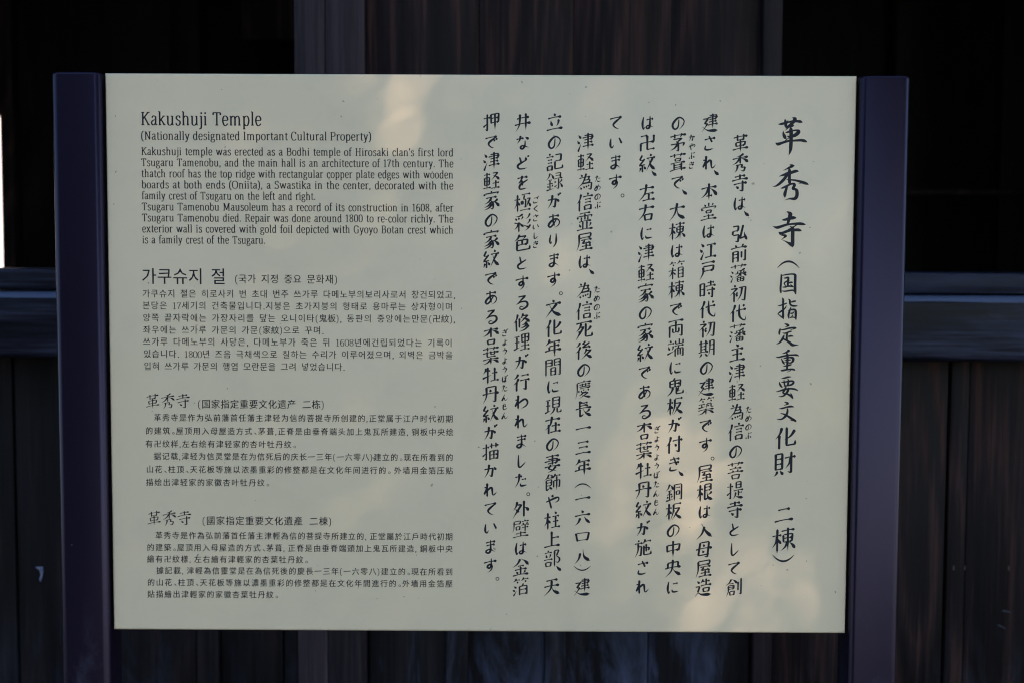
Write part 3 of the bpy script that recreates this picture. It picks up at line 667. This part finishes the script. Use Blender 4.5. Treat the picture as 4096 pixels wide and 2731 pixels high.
def brush_glyph(ch, wt=1.0, slope=0.18, plain=False):
    """-> list of (verts, faces); unit box 0..1, y up, centred on 0"""
    res = []
    if ch in '（）':
        s = 1 if ch == '（' else -1
        pts = [(-45+90*k/12, s*(14-26*(1-(2*k/12-1)**2))*-1) for k in range(13)]
        sm, L = resample(pts, 6)
        V, F = ribbon(sm, lambda t, dx, dy: 0.8+3.2*math.sin(math.pi*t))
        return [([(x/100, y/100*-1*-1) for x, y in V], F)]
    ns = 0; strokes = parse(GK[ch]); ns = len(strokes)
    W = (5.6 if ns < 7 else 5.0 if ns < 11 else 4.3 if ns < 15 else 3.7)*wt
    for ty, pts in strokes:
        if ty == 'o':
            V, F = disc(pts[0][0], pts[0][1], 11.5, 16, 7)
        else:
            q = []
            for (x, y) in pts: q.append((x, y - slope*(x-50)))
            pts = q
            if ty in 'pnd' and len(pts) == 2:
                (ax, ay), (bx, by) = pts; mx, my = (ax+bx)/2, (ay+by)/2; dx, dy = bx-ax, by-ay
                k = {'p': -0.10, 'n': -0.09, 'd': 0.07}[ty]
                if ty == 'p': k = 0.10
                pts = [(ax, ay), (mx+dy*k*-1 if ty != 'p' else mx-dy*-k, my+dx*k if ty != 'p' else my-dx*k), (bx, by)]
            if ty == 'h' and len(pts) == 2:
                (ax, ay), (bx, by) = pts; L = bx-ax
                pts = [(ax, ay), ((ax+bx)/2, (ay+by)/2-0.035*L), (bx, by)]
            if ty in 'pndhcktv' or (ty == 'i'): pts = catmull(pts)
            elif ty in 'bzq' and len(pts) >= 2:
                # rounded corners
                r = [pts[0]]
                for a, b, c in zip(pts, pts[1:], pts[2:]):
                    la, lc = math.dist(a, b), math.dist(b, c); ra, rc = min(4, la*.3), min(4, lc*.3)
                    r += [(b[0]+(a[0]-b[0])*ra/la, b[1]+(a[1]-b[1])*ra/la), (b[0]*.7+(a[0]+c[0])*.0+.3*((b[0]+(a[0]-b[0])*ra/la)+(b[0]+(c[0]-b[0])*rc/lc))/2, b[1]*.7+.3*((b[1]+(a[1]-b[1])*ra/la)+(b[1]+(c[1]-b[1])*rc/lc))/2), (b[0]+(c[0]-b[0])*rc/lc, b[1]+(c[1]-b[1])*rc/lc)]
                pts = r + [pts[-1]]
            sm, L = resample(pts, 4.5)
            def wf(t, dx, dy, ty=ty, L=L):
                e = min(1, t*L/3.0+0.15)
                thin = 0.55+0.53*abs(dy)
                if plain: thin = 0.8+0.2*abs(dy)
                if ty == 'h': return W*min(1, t*L/5+.1)*(0.46+0.32*math.exp(-(t/0.18)**2)+0.88*math.exp(-((t-0.90)/0.11)**2))*(1 if t < 0.97 else 0.2)
                if ty == 'v': return W*min(1, t*L/4+.2)*(1.0+0.25*math.exp(-((t-.12)/0.12)**2))*(1 if t < 0.95 else .35)
                if ty == 'i': return W*e*(1.05+0.2*math.exp(-(t/0.1)**2))*(1-smooth(0.62, 1.0, t)*0.93)
                if ty == 'p': return W*min(1, t*L/5+.2)*(1.28*(1-t**1.25)+0.06)
                if ty == 'n': return W*(0.25+1.45*smooth(0.1, 0.78, t))*(1-smooth(0.8, 1.0, t)*0.93)
                if ty == 'd': return W*(0.3+1.1*smooth(0, .65, t))*(1-smooth(0.75, 1.0, t)*0.75)
                if ty == 't': return W*e*(1.1*(1-t)+0.1)
                if ty == 'b': return W*e*(thin+0.1*math.exp(-(t/0.08)**2))*(1 if t < 0.95 else 0.7)
                if ty == 'z': return W*e*thin*(1 if t*L < L-10 else 0.12+0.88*(L-t*L)/10)
                if ty == 'q': return W*e*thin*(1.05-0.9*smooth(0.5, 1, t))
                if ty == 'k': return W*e*(0.75+0.35*t)*(1 if t < 0.93 else 0.5)
                if ty == 'c': return W*e*(0.48+0.62*math.sin(math.pi*min(1, t*1.15))**2*(0.5+abs(dy)*.5)+.12)*(1-smooth(0.84, 1, t)*0.85)
                return W
            V, F = ribbon(sm, wf)
        res.append(([((x-50)/100, (50-y)/100) for x, y in V], F))
    return res
def latin_glyph(ch, wt=1.0):
    """-> advance, list of (verts, faces); unit = em, baseline at 0"""
    adv, d = LA[ch]; res = []
    for st in filter(None, d.split(';')):
        ty, rest = st[0], st[1:].strip()
        if ty == 's':
            a, b, y = [float(v) for v in rest.split(',')]
            V = [(a, y-2.7), (b, y-2.7), (b, y+2.7), (a, y+2.7)]; F = [(0, 1, 2, 3)]
        elif ty == 'o':
            a, b = [float(v) for v in rest.split(',')]; V, F = disc(a, b, 6.2, 9)
        else:
            pts = [tuple(float(v) for v in p.split(',')) for p in rest.split()]
            if ty == 'c': pts = catmull(pts, 5)
            if ty == 'l': sm = [(pts[0], 0), (pts[1], 1)]
            else: sm = [(p, k/(len(pts)-1)) for k, p in enumerate(pts)]
            V, F = ribbon(sm, lambda t, dx, dy: math.hypot(4.4*dy, 2.1*dx)*wt)
        res.append(([(x/100, y/100) for x, y in V], F))
    return adv/100, res
INK_STROKES = {  # large brush characters of the title column: x, height, half width of the stroke, in mm on the panel
'title': '''806.7,619.0,0.10 810.6,619.4,1.17 816.4,620.8,1.23 819.6,621.7,0.97 824.5,622.6,1.23 829.3,622.7,1.30 832.9,622.3,1.56 835.2,621.6,0.65
814.8,625.3,0.16 815.1,623.4,1.17 815.6,620.8,1.49 816.0,617.6,1.62 816.5,616.0,1.46 815.9,614.6,0.32
818.9,624.3,0.06 818.0,622.9,0.39 816.9,621.6,0.65
823.4,626.9,0.16 825.7,626.3,1.23 826.9,625.4,1.81 826.2,623.8,1.94 825.1,622.2,1.88 822.3,619.2,1.56 819.4,616.7,1.36 817.8,614.4,0.78 815.6,611.9,0.10
817.8,616.3,0.97 821.3,616.8,1.56 824.2,617.6,1.30 825.5,617.8,0.45
813.2,611.1,0.10 813.1,608.6,0.91 814.1,605.7,1.69 815.4,603.1,1.62 816.6,601.7,0.39
815.3,609.2,0.10 817.9,609.6,0.91 821.1,610.7,1.04 824.7,611.5,0.78 827.9,611.9,0.91 830.9,611.2,1.62 831.5,609.8,1.78 829.6,607.8,2.01 826.4,605.7,1.81 822.5,604.8,1.36 819.6,604.4,0.91 817.5,605.2,0.16
825.8,605.1,1.10 828.4,605.6,0.84 830.0,606.0,0.16
821.9,604.8,0.65 820.0,603.0,0.45 817.4,601.2,0.39 815.3,599.6,0.32
803.8,597.1,0.16 806.8,595.5,1.62 811.0,596.6,1.36 815.2,598.1,1.23 820.0,599.3,1.10 824.9,599.6,1.04 829.8,599.9,1.23 834.3,600.1,1.43 838.2,599.5,1.56 840.8,598.4,0.78
820.9,615.1,0.45 821.9,613.4,1.69 822.4,609.6,1.94 822.5,603.1,1.94 822.5,598.3,1.88 822.3,593.5,1.94 822.1,589.3,1.69 821.4,586.0,1.07 820.8,584.1,0.58 820.0,582.1,0.10''',
'title2': '''821.3,571.1,0.18 823.7,570.2,1.22 824.7,569.5,1.53 823.2,568.5,1.34 820.5,567.3,1.07 817.5,565.8,0.61 813.8,564.0,0.09
823.8,570.1,1.28 826.0,569.8,0.85 827.3,569.8,0.15
808.7,556.9,0.09 812.7,558.3,0.92 816.4,559.5,1.40 820.0,560.9,1.59 824.0,561.8,1.59 827.3,562.9,1.65 830.1,563.4,1.34 831.7,563.1,0.55
820.2,566.4,0.43 821.2,564.6,1.53 821.4,561.2,1.68 821.3,557.3,1.59 821.4,553.3,1.68 821.6,550.3,1.71 821.9,547.8,0.85
818.8,559.4,1.53 817.0,556.6,1.59 814.6,553.3,1.59 811.6,550.2,1.53 808.6,547.5,1.28 805.6,545.6,0.85 803.4,545.0,0.43 801.2,545.2,0.09
817.7,553.3,0.24 820.4,553.3,0.61 824.1,552.9,0.79 828.7,552.3,0.98 832.7,551.4,1.22 836.7,550.2,1.53 840.4,549.0,1.53 842.9,548.1,1.04 844.1,547.5,0.43
832.3,548.5,0.06 834.6,548.9,0.37 837.4,549.4,0.76
810.9,542.8,0.09 813.0,543.1,0.73 816.0,544.4,1.16 819.0,545.8,1.10 822.4,547.7,1.04 825.1,548.3,1.04 827.1,548.0,1.28 827.5,546.5,1.65 826.7,544.5,1.53 826.0,542.5,1.59 827.7,541.9,1.34 830.0,540.8,1.53 830.7,538.4,1.83 830.8,535.0,1.83 830.0,532.3,1.89 828.2,530.5,1.65 825.4,530.3,1.28 822.4,530.4,0.85 819.6,529.8,0.46 816.4,528.6,0.09
818.3,545.1,1.37 817.9,542.3,1.37 817.0,539.3,1.46 816.3,536.5,1.77 816.2,534.1,1.40 816.3,532.0,0.43''',
'title3': '''818.7,515.1,0.15 821.1,513.9,1.16 823.2,512.2,2.07 822.9,509.9,2.20 822.2,507.1,1.77 821.5,504.4,1.59 820.7,501.9,1.46 820.2,499.8,1.37
813.0,504.9,0.12 815.5,505.0,1.01 818.5,505.6,1.40 821.6,506.7,1.53 824.9,507.3,1.83 827.4,507.6,1.65 829.2,507.5,0.98 830.6,507.4,0.18
802.5,497.2,0.12 805.2,496.2,0.92 808.0,495.8,1.53 811.9,496.9,1.46 816.2,498.4,1.34 820.5,499.5,1.10 825.1,500.1,1.04 829.7,500.4,1.28 834.3,500.5,1.53 838.0,500.2,1.40 840.4,499.7,0.85 841.8,499.6,0.24
831.5,499.2,0.46 829.1,497.8,0.61 826.7,496.2,0.67
809.4,490.5,0.15 811.2,489.2,1.37 812.4,488.6,1.53 815.7,489.8,1.40 819.1,491.2,1.46 822.8,492.2,1.28 825.2,492.8,1.34 828.6,492.9,1.46 832.3,493.1,1.65 834.7,492.7,1.40 836.9,492.0,0.37
818.2,491.2,0.31 821.2,493.4,0.49 824.2,494.9,0.55
822.8,497.9,0.12 824.5,496.4,0.73 826.1,495.2,1.77 826.4,492.8,1.95 826.5,488.2,1.95 826.5,483.6,1.95 826.6,479.6,1.95 826.5,476.5,2.01 826.4,474.4,1.77 826.2,472.6,0.61
826.6,475.0,2.20 824.0,476.1,1.89 820.9,477.7,0.98 817.5,479.5,0.43 814.1,481.1,0.09
812.6,485.8,0.12 814.6,486.6,0.79 817.0,486.3,1.34 818.4,485.6,1.10 817.4,484.8,1.04 815.9,483.5,0.61 814.3,482.3,0.31 812.8,480.9,0.09''',
'sub': '''813.4,440.2,0.27 813.8,436.4,0.96 813.5,429.5,1.03 813.0,422.6,1.10 813.4,418.4,0.96 813.8,417.0,0.41
814.5,438.2,0.41 819.0,439.1,0.69 823.8,439.8,0.69 827.9,439.9,0.82 830.4,438.7,1.30 830.5,434.4,1.44 830.5,427.5,1.44 830.6,420.6,1.51 831.3,416.3,0.69
816.6,434.9,0.27 819.0,435.2,0.82 822.1,435.6,1.10 822.0,433.0,1.10 821.8,429.5,1.17 821.6,425.4,1.03
827.8,429.9,0.48 825.7,429.9,0.96 822.9,429.4,0.82
823.6,432.5,0.69 820.5,431.3,0.82 817.4,428.8,0.69 818.8,426.1,0.55
815.2,424.1,0.34 818.5,424.3,0.82 822.7,425.4,0.96 827.9,424.7,0.69
824.7,427.5,0.27 826.8,425.7,0.69 828.1,424.4,0.41
815.0,419.8,0.27 817.9,419.1,0.69 822.8,419.8,0.82 827.6,420.4,0.82 829.7,419.2,0.69
809.9,401.6,0.21 813.4,402.1,0.62 817.5,403.5,0.75 820.5,404.7,0.62
815.2,411.4,0.27 816.4,408.7,1.10 816.4,401.8,1.03 816.5,394.9,1.10 816.7,389.3,1.23 817.1,385.8,0.41
817.1,386.4,0.55 814.3,388.6,0.69 810.4,391.7,0.41
810.2,392.0,0.41 813.5,394.5,0.96 816.9,396.9,0.82 819.3,399.4,0.69 820.3,401.8,0.27
832.1,407.5,0.41 829.9,407.1,0.96 825.8,406.1,0.55
822.4,410.0,0.27 824.4,408.1,0.96 824.6,404.6,0.96 826.5,402.2,0.96 830.0,401.5,0.89 833.5,401.7,0.41
825.9,399.8,0.55 824.2,394.9,1.03 823.2,390.0,1.10 823.7,386.6,0.55
822.5,395.9,0.27 826.6,397.0,0.82 830.4,397.1,1.03 831.9,394.9,1.23 832.0,390.1,1.23 832.2,385.5,0.69
825.3,392.5,0.62 828.1,392.8,0.75 829.8,394.6,0.34
824.7,387.4,0.55 828.2,388.0,0.62 831.7,387.3,0.62
828.5,390.7,0.55 826.1,387.3,0.34
818.5,380.1,0.27 821.4,379.2,1.03 823.5,377.9,0.96 821.4,376.8,0.55 819.2,375.8,0.14
813.5,374.7,0.21 812.9,371.9,0.96 812.4,368.4,0.96 812.7,366.8,0.41
813.9,372.5,0.41 818.0,373.0,0.75 824.3,374.7,0.96 830.5,375.5,0.82 832.4,374.8,0.62 828.4,373.4,0.34 825.0,371.8,0.21
816.4,369.0,0.27 819.5,368.5,0.75 823.7,370.0,0.82 827.1,370.9,0.48
822.4,370.2,0.82 821.6,365.7,1.03 821.6,361.5,1.10 822.6,359.4,0.82
823.1,364.7,0.69 826.5,365.4,0.96 829.2,365.0,0.41
818.5,366.7,0.34 817.2,363.6,1.10 814.8,359.4,1.03 812.1,356.9,0.69 809.3,355.9,0.21
816.5,362.2,0.82 821.1,360.1,0.96 825.3,357.4,1.37 828.4,354.9,1.51 832.3,354.7,0.75 835.7,355.0,0.21''',
'sub2': '''822.3,349.0,0.27 824.6,347.9,1.10 822.0,346.4,0.96 819.2,345.0,0.62 816.1,344.3,0.14
808.6,340.5,0.21 811.7,339.8,0.69 816.5,340.9,0.89 822.8,342.3,0.89 829.0,342.7,0.89 833.9,342.7,1.03 836.4,341.6,0.41
815.5,338.7,0.21 816.6,335.7,0.82 818.1,333.3,1.10 819.3,331.4,0.41
817.6,338.1,0.21 820.7,339.0,0.69 825.6,339.7,0.82 829.2,339.0,1.37 829.9,336.7,1.37 828.5,334.1,1.03 825.7,333.1,0.75 819.8,334.3,0.27
819.4,336.0,0.27 822.9,336.4,0.82 826.9,336.9,0.48
821.0,345.5,0.34 822.7,343.0,1.23 822.9,336.1,1.17 822.7,329.1,1.10 822.5,325.6,0.96
817.8,328.9,0.21 821.6,329.6,0.82 825.7,330.6,0.96 827.8,331.1,0.48
814.9,324.5,0.27 816.8,323.8,0.96 821.7,324.9,0.89 827.2,325.5,0.89 830.7,325.1,1.03 832.1,324.1,0.41
827.3,324.1,0.41 822.8,321.8,0.14
816.0,314.4,0.21 819.8,314.8,0.82 823.9,316.0,0.89 827.2,316.2,0.41
813.5,310.3,0.21 814.2,307.4,0.96 815.8,304.6,0.96 817.3,303.2,0.34
815.7,309.4,0.21 819.2,309.7,0.75 824.7,310.8,0.82 829.4,311.1,0.96 830.7,309.4,1.17 828.9,307.1,1.03 825.5,306.0,0.89 819.3,305.0,0.48
819.1,312.3,0.41 819.5,308.8,0.82 820.3,305.3,0.69
823.6,313.7,0.41 824.7,310.9,1.03 823.7,306.7,0.96
809.6,298.1,0.21 813.8,299.0,0.69 819.3,300.8,0.96 826.3,301.9,0.89 832.5,301.3,0.96 836.0,299.6,0.41
821.7,304.6,0.69 820.4,301.1,1.10 818.5,297.8,1.10 819.1,296.1,0.82 822.9,295.5,0.89 827.1,293.5,1.17 829.4,291.2,1.03 830.4,289.8,0.41
825.2,303.2,0.69 824.2,299.7,1.23 821.8,295.9,1.10 818.1,292.7,0.82 813.2,292.3,0.21
827.4,296.6,0.21 828.5,294.2,0.82 829.8,291.2,0.82
819.8,285.7,0.21 823.1,284.7,1.03 824.4,283.5,0.96 821.7,282.2,0.41 819.5,281.3,0.14
813.6,277.4,0.21 817.6,277.9,0.82 822.5,279.3,0.89 828.0,280.2,1.10 831.5,279.6,0.41
823.6,278.0,0.55 824.1,275.2,1.03 823.2,271.0,1.23 820.6,267.2,1.23 816.5,264.5,0.82 811.3,264.7,0.21
815.5,272.0,0.21 819.9,270.7,0.82 824.8,268.2,1.10 829.7,265.1,1.37 833.6,262.7,1.17 834.6,261.7,0.41
827.7,263.0,0.14 830.4,263.2,0.55''',
}

# ---------------------------------------------------------------- lettering on the panel
class Ink:
    def __init__(s): s.V = []; s.F = []; s.k = 0
    def add(s, parts, x, z, sx, sz, sh=0.0):
        """x, z in millimetres from the panel's lower left corner"""
        for j, (v, f) in enumerate(parts):
            b = len(s.V); lift = 0.00012+0.000012*j
            s.V += [((x+a*sx)/1000-PW/2, -0.0080-lift, (z+c*sz+sh*a*sz)/1000) for a, c in v]
            s.F += [tuple(i+b for i in q) for q in f]
    def build(s, name, mat):
        me = bpy.data.meshes.new(name); me.from_pydata(s.V, [], s.F)
        return link(name, me, mat, panel, (0, 0.008, B))
# --- vertical Japanese columns, brush hand
KANA = set('はされのではにがきあるいますとしつやをんなどりわてたか')
cache = {}
def bg_(ch, wt):
    if (ch, wt) not in cache: cache[(ch, wt)] = brush_glyph(ch, wt)
    return cache[(ch, wt)]
ink = Ink()
def traced(keys, ink):
    for key in keys:
        for j, ln in enumerate(INK_STROKES[key].splitlines()):
            P = [tuple(float(v) for v in q.split(',')) for q in ln.split()]; n = len(P); sm = []
            Q = [P[0]]+P+[P[-1]]
            for i in range(1, n):
                for k in range(6):
                    t = k/6
                    sm.append([0.5*(2*Q[i][a]+(Q[i+1][a]-Q[i-1][a])*t+(2*Q[i-1][a]-5*Q[i][a]+4*Q[i+1][a]-Q[i+2][a])*t*t+(3*Q[i][a]-Q[i-1][a]-3*Q[i+1][a]+Q[i+2][a])*t**3) for a in range(3)])
            sm.append(list(P[-1])); ws = [max(.05, q[2]*1.10+.08) for q in sm]; it = iter(ws)
            V, F = ribbon([((q[0], q[1]), k) for k, q in enumerate(sm)], lambda t, dx, dy: ws[t])
            c = disc(P[-1][0], P[-1][1], ws[-1]*.98, 10)
            ink.add([(V, F), c], 0, 0, 1, 1, 0)
            for m_ in range(len(V)+len(c[0])):          # each stroke a hair above the one before
                q = ink.V[-1-m_]; ink.V[-1-m_] = (q[0], q[1]-0.000012*j, q[2])
traced(('title', 'title2', 'title3'), ink); ink.build('title_column', M['ink'])
ink = Ink(); ink.add(bg_('（', 1.0), 822, 451.5, 31*.95, 31); traced(('sub', 'sub2'), ink)
for ch, z_, s_ in [('化', 242.2, 27.5), ('財', 210.6, 29), ('二', 147.5, 26), ('棟', 116.3, 31), ('）', 93.5, 31)]: ink.add(bg_(ch, 1.0), 822, z_, s_*.95, s_)
ink.build('subtitle_column', M['ink'])
COLS = [(762, 596.8, 57.2, '革秀寺は、弘前藩初代藩主津軽為信の菩提寺として創'), (725, 620.3, 57.0, '建され、本堂は江戸時代初期の建築です。屋根は入母屋造'),
        (687.2, 620.3, 57.2, 'の茅葺で、大棟は箱棟で両端に鬼板が付き、銅板の中央に'), (650.3, 620.5, 57.5, 'は卍紋、左右に津軽家の家紋である杏葉牡丹紋が施され'),
        (612.3, 620.5, 550.3, 'ています。'), (576.2, 596.9, 56.6, '津軽為信霊屋は、為信死後の慶長一三年（一六口八）建'),
        (539, 620.5, 56.6, '立の記録があります。文化年間に現在の妻飾や柱上部、天'), (500.8, 620.3, 56.6, '井などを極彩色とする修理が行われました。外壁は金箔'),
        (463.5, 620.5, 83.1, '押で津軽家の家紋である杏葉牡丹紋が描かれています。')]
def adv(ch): return 0.5 if ch in '、。' else 0.62 if ch in '（）' else 1.0
for x, z0, z1, txt in COLS:
    body = txt.rstrip('。'); a_ = [adv(c) for c in txt]; tot = sum(a_[:len(body)])-0.5*(a_[0]+a_[len(body)-1]); pitch = (z0-z1)/tot
    ink = Ink(); cur = z0+pitch*a_[0]/2
    for c, d in zip(txt, a_):
        zc = cur-pitch*d/2
        if c == '、': ink.add(bg_(c, 1.2), x+4.0, zc-1, 20, 20)
        elif c == '。': ink.add(bg_(c, 1.0), x+2.5, zc-5.0, 20, 20)
        elif c in '（）': ink.add(bg_(c, 1.0), x, zc+(-4 if c == '（' else 4), 23, 21)
        elif c in KANA: ink.add(bg_(c, 1.25), x, zc, 16.5 if c not in 'しりと' else 14.5, 18.0)
        elif c in '一二三口八六': ink.add(bg_(c, 1.1), x, zc, 20, 20 if c != '口' else 14)
        else: ink.add(bg_(c, 1.05), x, zc, 20.4, 22.0)
        cur -= pitch*d
    ink.build('text_column', M['ink'])
for x, z0, z1, txt in [(777, 276.3, 244.2, 'ためのぶ'), (591.3, 553.4, 521.4, 'ためのぶ'), (591.6, 420.6, 388.6, 'ためのぶ'), (703.6, 602.7, 570.3, 'かやぶき'),
                       (666.0, 251.3, 150.7, 'ぎょうようぼたんもん'), (517.0, 527.8, 474.6, 'ごくさいしき'), (480.4, 367.8, 267.5, 'ぎょうようぼたんもん')]:
    ink = Ink()
    for k, c in enumerate(txt): ink.add(bg_(c, 1.45), x, z0+(z1-z0)*k/(len(txt)-1), 8.0, 8.6)
    ink.build('reading_note', M['ink'])
# --- English, book face
def words_width(t, em, k): return sum(latin_glyph(c)[0] for c in t)*em*k
def latin_line(txt, x0, x1, z, em, k, name, wt=1.22, just=True):
    ws = txt.split(' '); nat = sum(words_width(w_, em, k) for w_ in ws); gap = (x1-x0-nat)/max(1, len(ws)-1); x = x0; ink = Ink()
    for w_ in ws:
        for c in w_:
            a_, parts = latin_glyph(c, wt); ink.add(parts, x+a_*em*k*.02, z, em*k*.96, em); x += a_*em*k
        x += gap
    ink.build(name, M['ink'])
def fit_k(txt, wid, em, sp): return wid/((sum(latin_glyph(c)[0] for c in txt if c != ' ')+sp*txt.count(' '))*em)
latin_line('Kakushuji Temple', 41.9, 187.9, 615.3, 21.6, fit_k('Kakushuji Temple', 146, 21.6, .30), 'heading', 1.2)
latin_line('(Nationally designated Important Cultural Property)', 42.1, 319.7, 597.9, 13.6, fit_k('(Nationally designated Important Cultural Property)', 277.6, 13.6, .26), 'subheading')
EN = ["Kakushuji temple was erected as a Bodhi temple of Hirosaki clan's first lord", "Tsugaru Tamenobu, and the main hall is an architecture of 17th century. The",
      "thatch roof has the top ridge with rectangular copper plate edges with wooden", "boards at both ends (Oniita), a Swastika in the center, decorated with the",
      "family crest of Tsugaru on the left and right.", "Tsugaru Tamenobu Mausoleum has a record of its construction in 1608, after",
      "Tsugaru Tamenobu died. Repair was done around 1800 to re-color richly. The", "exterior wall is covered with gold foil depicted with Gyoyo Botan crest which", "is a family crest of the Tsugaru."]
for k_, t_ in enumerate(EN):
    x1 = 252.1 if k_ == 4 else 191.3 if k_ == 8 else 418.0
    latin_line(t_, 42.1, x1, 579.6-13.22*k_, 12.6, fit_k(t_, x1-42.1, 12.6, .34), 'text_line')
# --- Korean and Chinese from the built-in type
LINES = [  # text, x0, x1, z centre, em, word space, heading?
 ('가쿠슈지 절', 42.4, 142.9, 433.9, 20.5, .45, 1), ('(국가 지정 중요 문화재)', 154.0, 277.9, 431.2, 11.6, .5, 1),
 ('가쿠슈지 절은 히로사키 번 초대 번주 쓰가루 다메노부의보리사로서 창건되었고,', 42.1, 420.5, 413.1, 10.4, .5, 0),
 ('본당은 17세기의 건축물입니다.지붕은 초가지붕의 형태로 용마루는 상자형이며', 41.9, 417.7, 398.7, 10.4, .5, 0),
 ('양쪽 끝자락에는 가장자리를 덮는 오니이타(鬼板), 동판의 중앙에는만문(卍紋),', 42.1, 420.4, 383.9, 10.4, .5, 0),
 ('좌우에는 쓰가루 가문의 가문(家紋)으로 꾸며.', 42.1, 261.2, 369.4, 10.4, .5, 0),
 ('쓰가루 다메노부의 사당은, 다메노부가 죽은 뒤 1608년에건립되었다는 기록이', 41.8, 417.3, 355.1, 10.4, .5, 0),
 ('있습니다. 1800년 즈음 극채색으로 칠하는 수리가 이루어졌으며, 외벽은 금박을', 42.4, 417.7, 340.4, 10.4, .5, 0),
 ('입혀 쓰가루 가문의 행엽 모란문을 그려 넣었습니다.', 42.7, 286.4, 325.5, 10.4, .5, 0),
 ('革秀寺', 43.0, 98.3, 283.1, 19.0, .5, 2), ('(国家指定重要文化遗产 二栋)', 107.3, 261.2, 279.7, 11.4, .6, 1),
 ('革秀寺是作为弘前藩首任藩主津轻为信的菩提寺所创建的,正堂属于江户时代初期', 53.2, 417.8, 262.9, 9.6, .5, 0),
 ('的建筑。屋顶用入母屋造方式、茅葺,正脊是由垂脊端头加上鬼瓦所建造, 铜板中央绘', 42.9, 418.4, 246.6, 9.6, .25, 0),
 ('有卍纹样,左右绘有津轻家的杏叶牡丹纹。', 42.6, 226.6, 230.6, 9.6, .5, 0),
 ('据记载,津轻为信灵堂是在为信死后的庆长一三年(一六零八)建立的。现在所看到的', 52.6, 417.9, 215.5, 9.6, .5, 0),
 ('山花、柱顶、天花板等施以浓墨重彩的修整都是在文化年间进行的。 外墙用金箔压贴', 43.1, 417.9, 199.4, 9.6, .25, 0),
 ('描绘出津轻家的家徽杏叶牡丹纹。', 42.5, 193.6, 183.4, 9.6, .5, 0),
 ('革秀寺', 42.8, 98.4, 139.4, 19.0, .5, 2), ('(國家指定重要文化遺產 二棟)', 111.1, 269.6, 136.4, 11.4, .6, 1),
 ('革秀寺是作為弘前藩首任藩主津輕為信的菩提寺所建立的, 正堂屬於江戶時代初期', 53.1, 417.6, 117.9, 9.6, .25, 0),
 ('的建築。屋頂用入母屋造的方式、茅葺, 正脊是由垂脊端頭加上鬼瓦所建造, 銅板中央', 42.7, 417.7, 102.9, 9.6, .25, 0),
 ('繪有卍紋樣, 左右繪有津輕家的杏葉牡丹紋。', 42.5, 240.3, 88.5, 9.6, .25, 0),
 ('據記載, 津輕為信靈堂是在為信死後的慶長一三年(一六零八)建立的。現在所看到', 53.8, 417.7, 74.3, 9.6, .25, 0),
 ('的山花、柱頂、天花板等施以濃墨重彩的修整都是在文化年間進行的。外墻用金箔壓', 42.6, 417.7, 59.5, 9.6, .5, 0),
 ('貼描繪出津輕家的家徽杏葉牡丹紋。', 42.4, 203.5, 44.8, 9.6, .5, 0)]
need = sorted({c for L in LINES for c in L[0] if c not in LA})
tmp = []
for c in need:
    cu = bpy.data.curves.new('glyph', 'FONT'); cu.body = c; cu.size = 1; cu.resolution_u = 2; cu.offset = 0.0
    o = bpy.data.objects.new('glyph', cu); sc.collection.objects.link(o); tmp.append(o)
bpy.context.view_layer.update(); dg = bpy.context.evaluated_depsgraph_get(); GM = {}
for c, o in zip(need, tmp):
    me = o.evaluated_get(dg).to_mesh(); GM[c] = ([(v_.co.x, v_.co.y) for v_ in me.vertices], [tuple(p.vertices) for p in me.polygons]); o.evaluated_get(dg).to_mesh_clear()
for o in tmp:
    cu = o.data; bpy.data.objects.remove(o); bpy.data.curves.remove(cu)
xs = [p[0] for p in GM['国'][0]]; ys = [p[1] for p in GM['国'][0]]
gx, gy, gs = (min(xs)+max(xs))/2, (min(ys)+max(ys))/2, 0.90/(max(ys)-min(ys))
NARROW = {',': .32, '.': .32, '(': .42, ')': .42, '、': .55, '。': .55}
for txt, x0, x1, z, em, sp, hd in LINES:
    ads = [sp if c == ' ' else NARROW.get(c, .54 if c in LA else 1.0) for c in txt]
    bear = 0.06*em if hd != 2 else 0; f = (x1-x0+2*bear)/sum(ads); x = x0-bear; ink = Ink()
    chinese = z < 300
    for c, d in zip(txt, ads):
        cx = x+f*d/2
        if c == ' ': pass
        elif c in LA:
            g = latin_glyph(c, .85); ink.add(g[1], cx-g[0]*em*.62, z-em*.40, em*1.18*(.9 if c in '()' else 1), em*1.08)
        elif hd == 2: ink.add(bg_(c, .72), cx, z, em*.93, em*.98)
        elif c in '、。':
            v_, f_ = GM[c]; ink.add([([((a-gx)*gs+.36, (b_-gy)*gs) for a, b_ in v_], f_)], cx, z, em, em)
        else:
            v_, f_ = GM[c]; ink.add([([((a-gx)*gs+o_, (b_-gy)*gs-o_*.3) for a, b_ in v_], f_) for o_ in ((-.012, .012) if chinese else (-.006, .006))], cx, z, em*(.94 if chinese else .96), em, 0.05 if chinese else 0)
        x += f*d
    ink.build('subheading' if hd == 1 else 'heading' if hd else 'text_line', M['ink'])
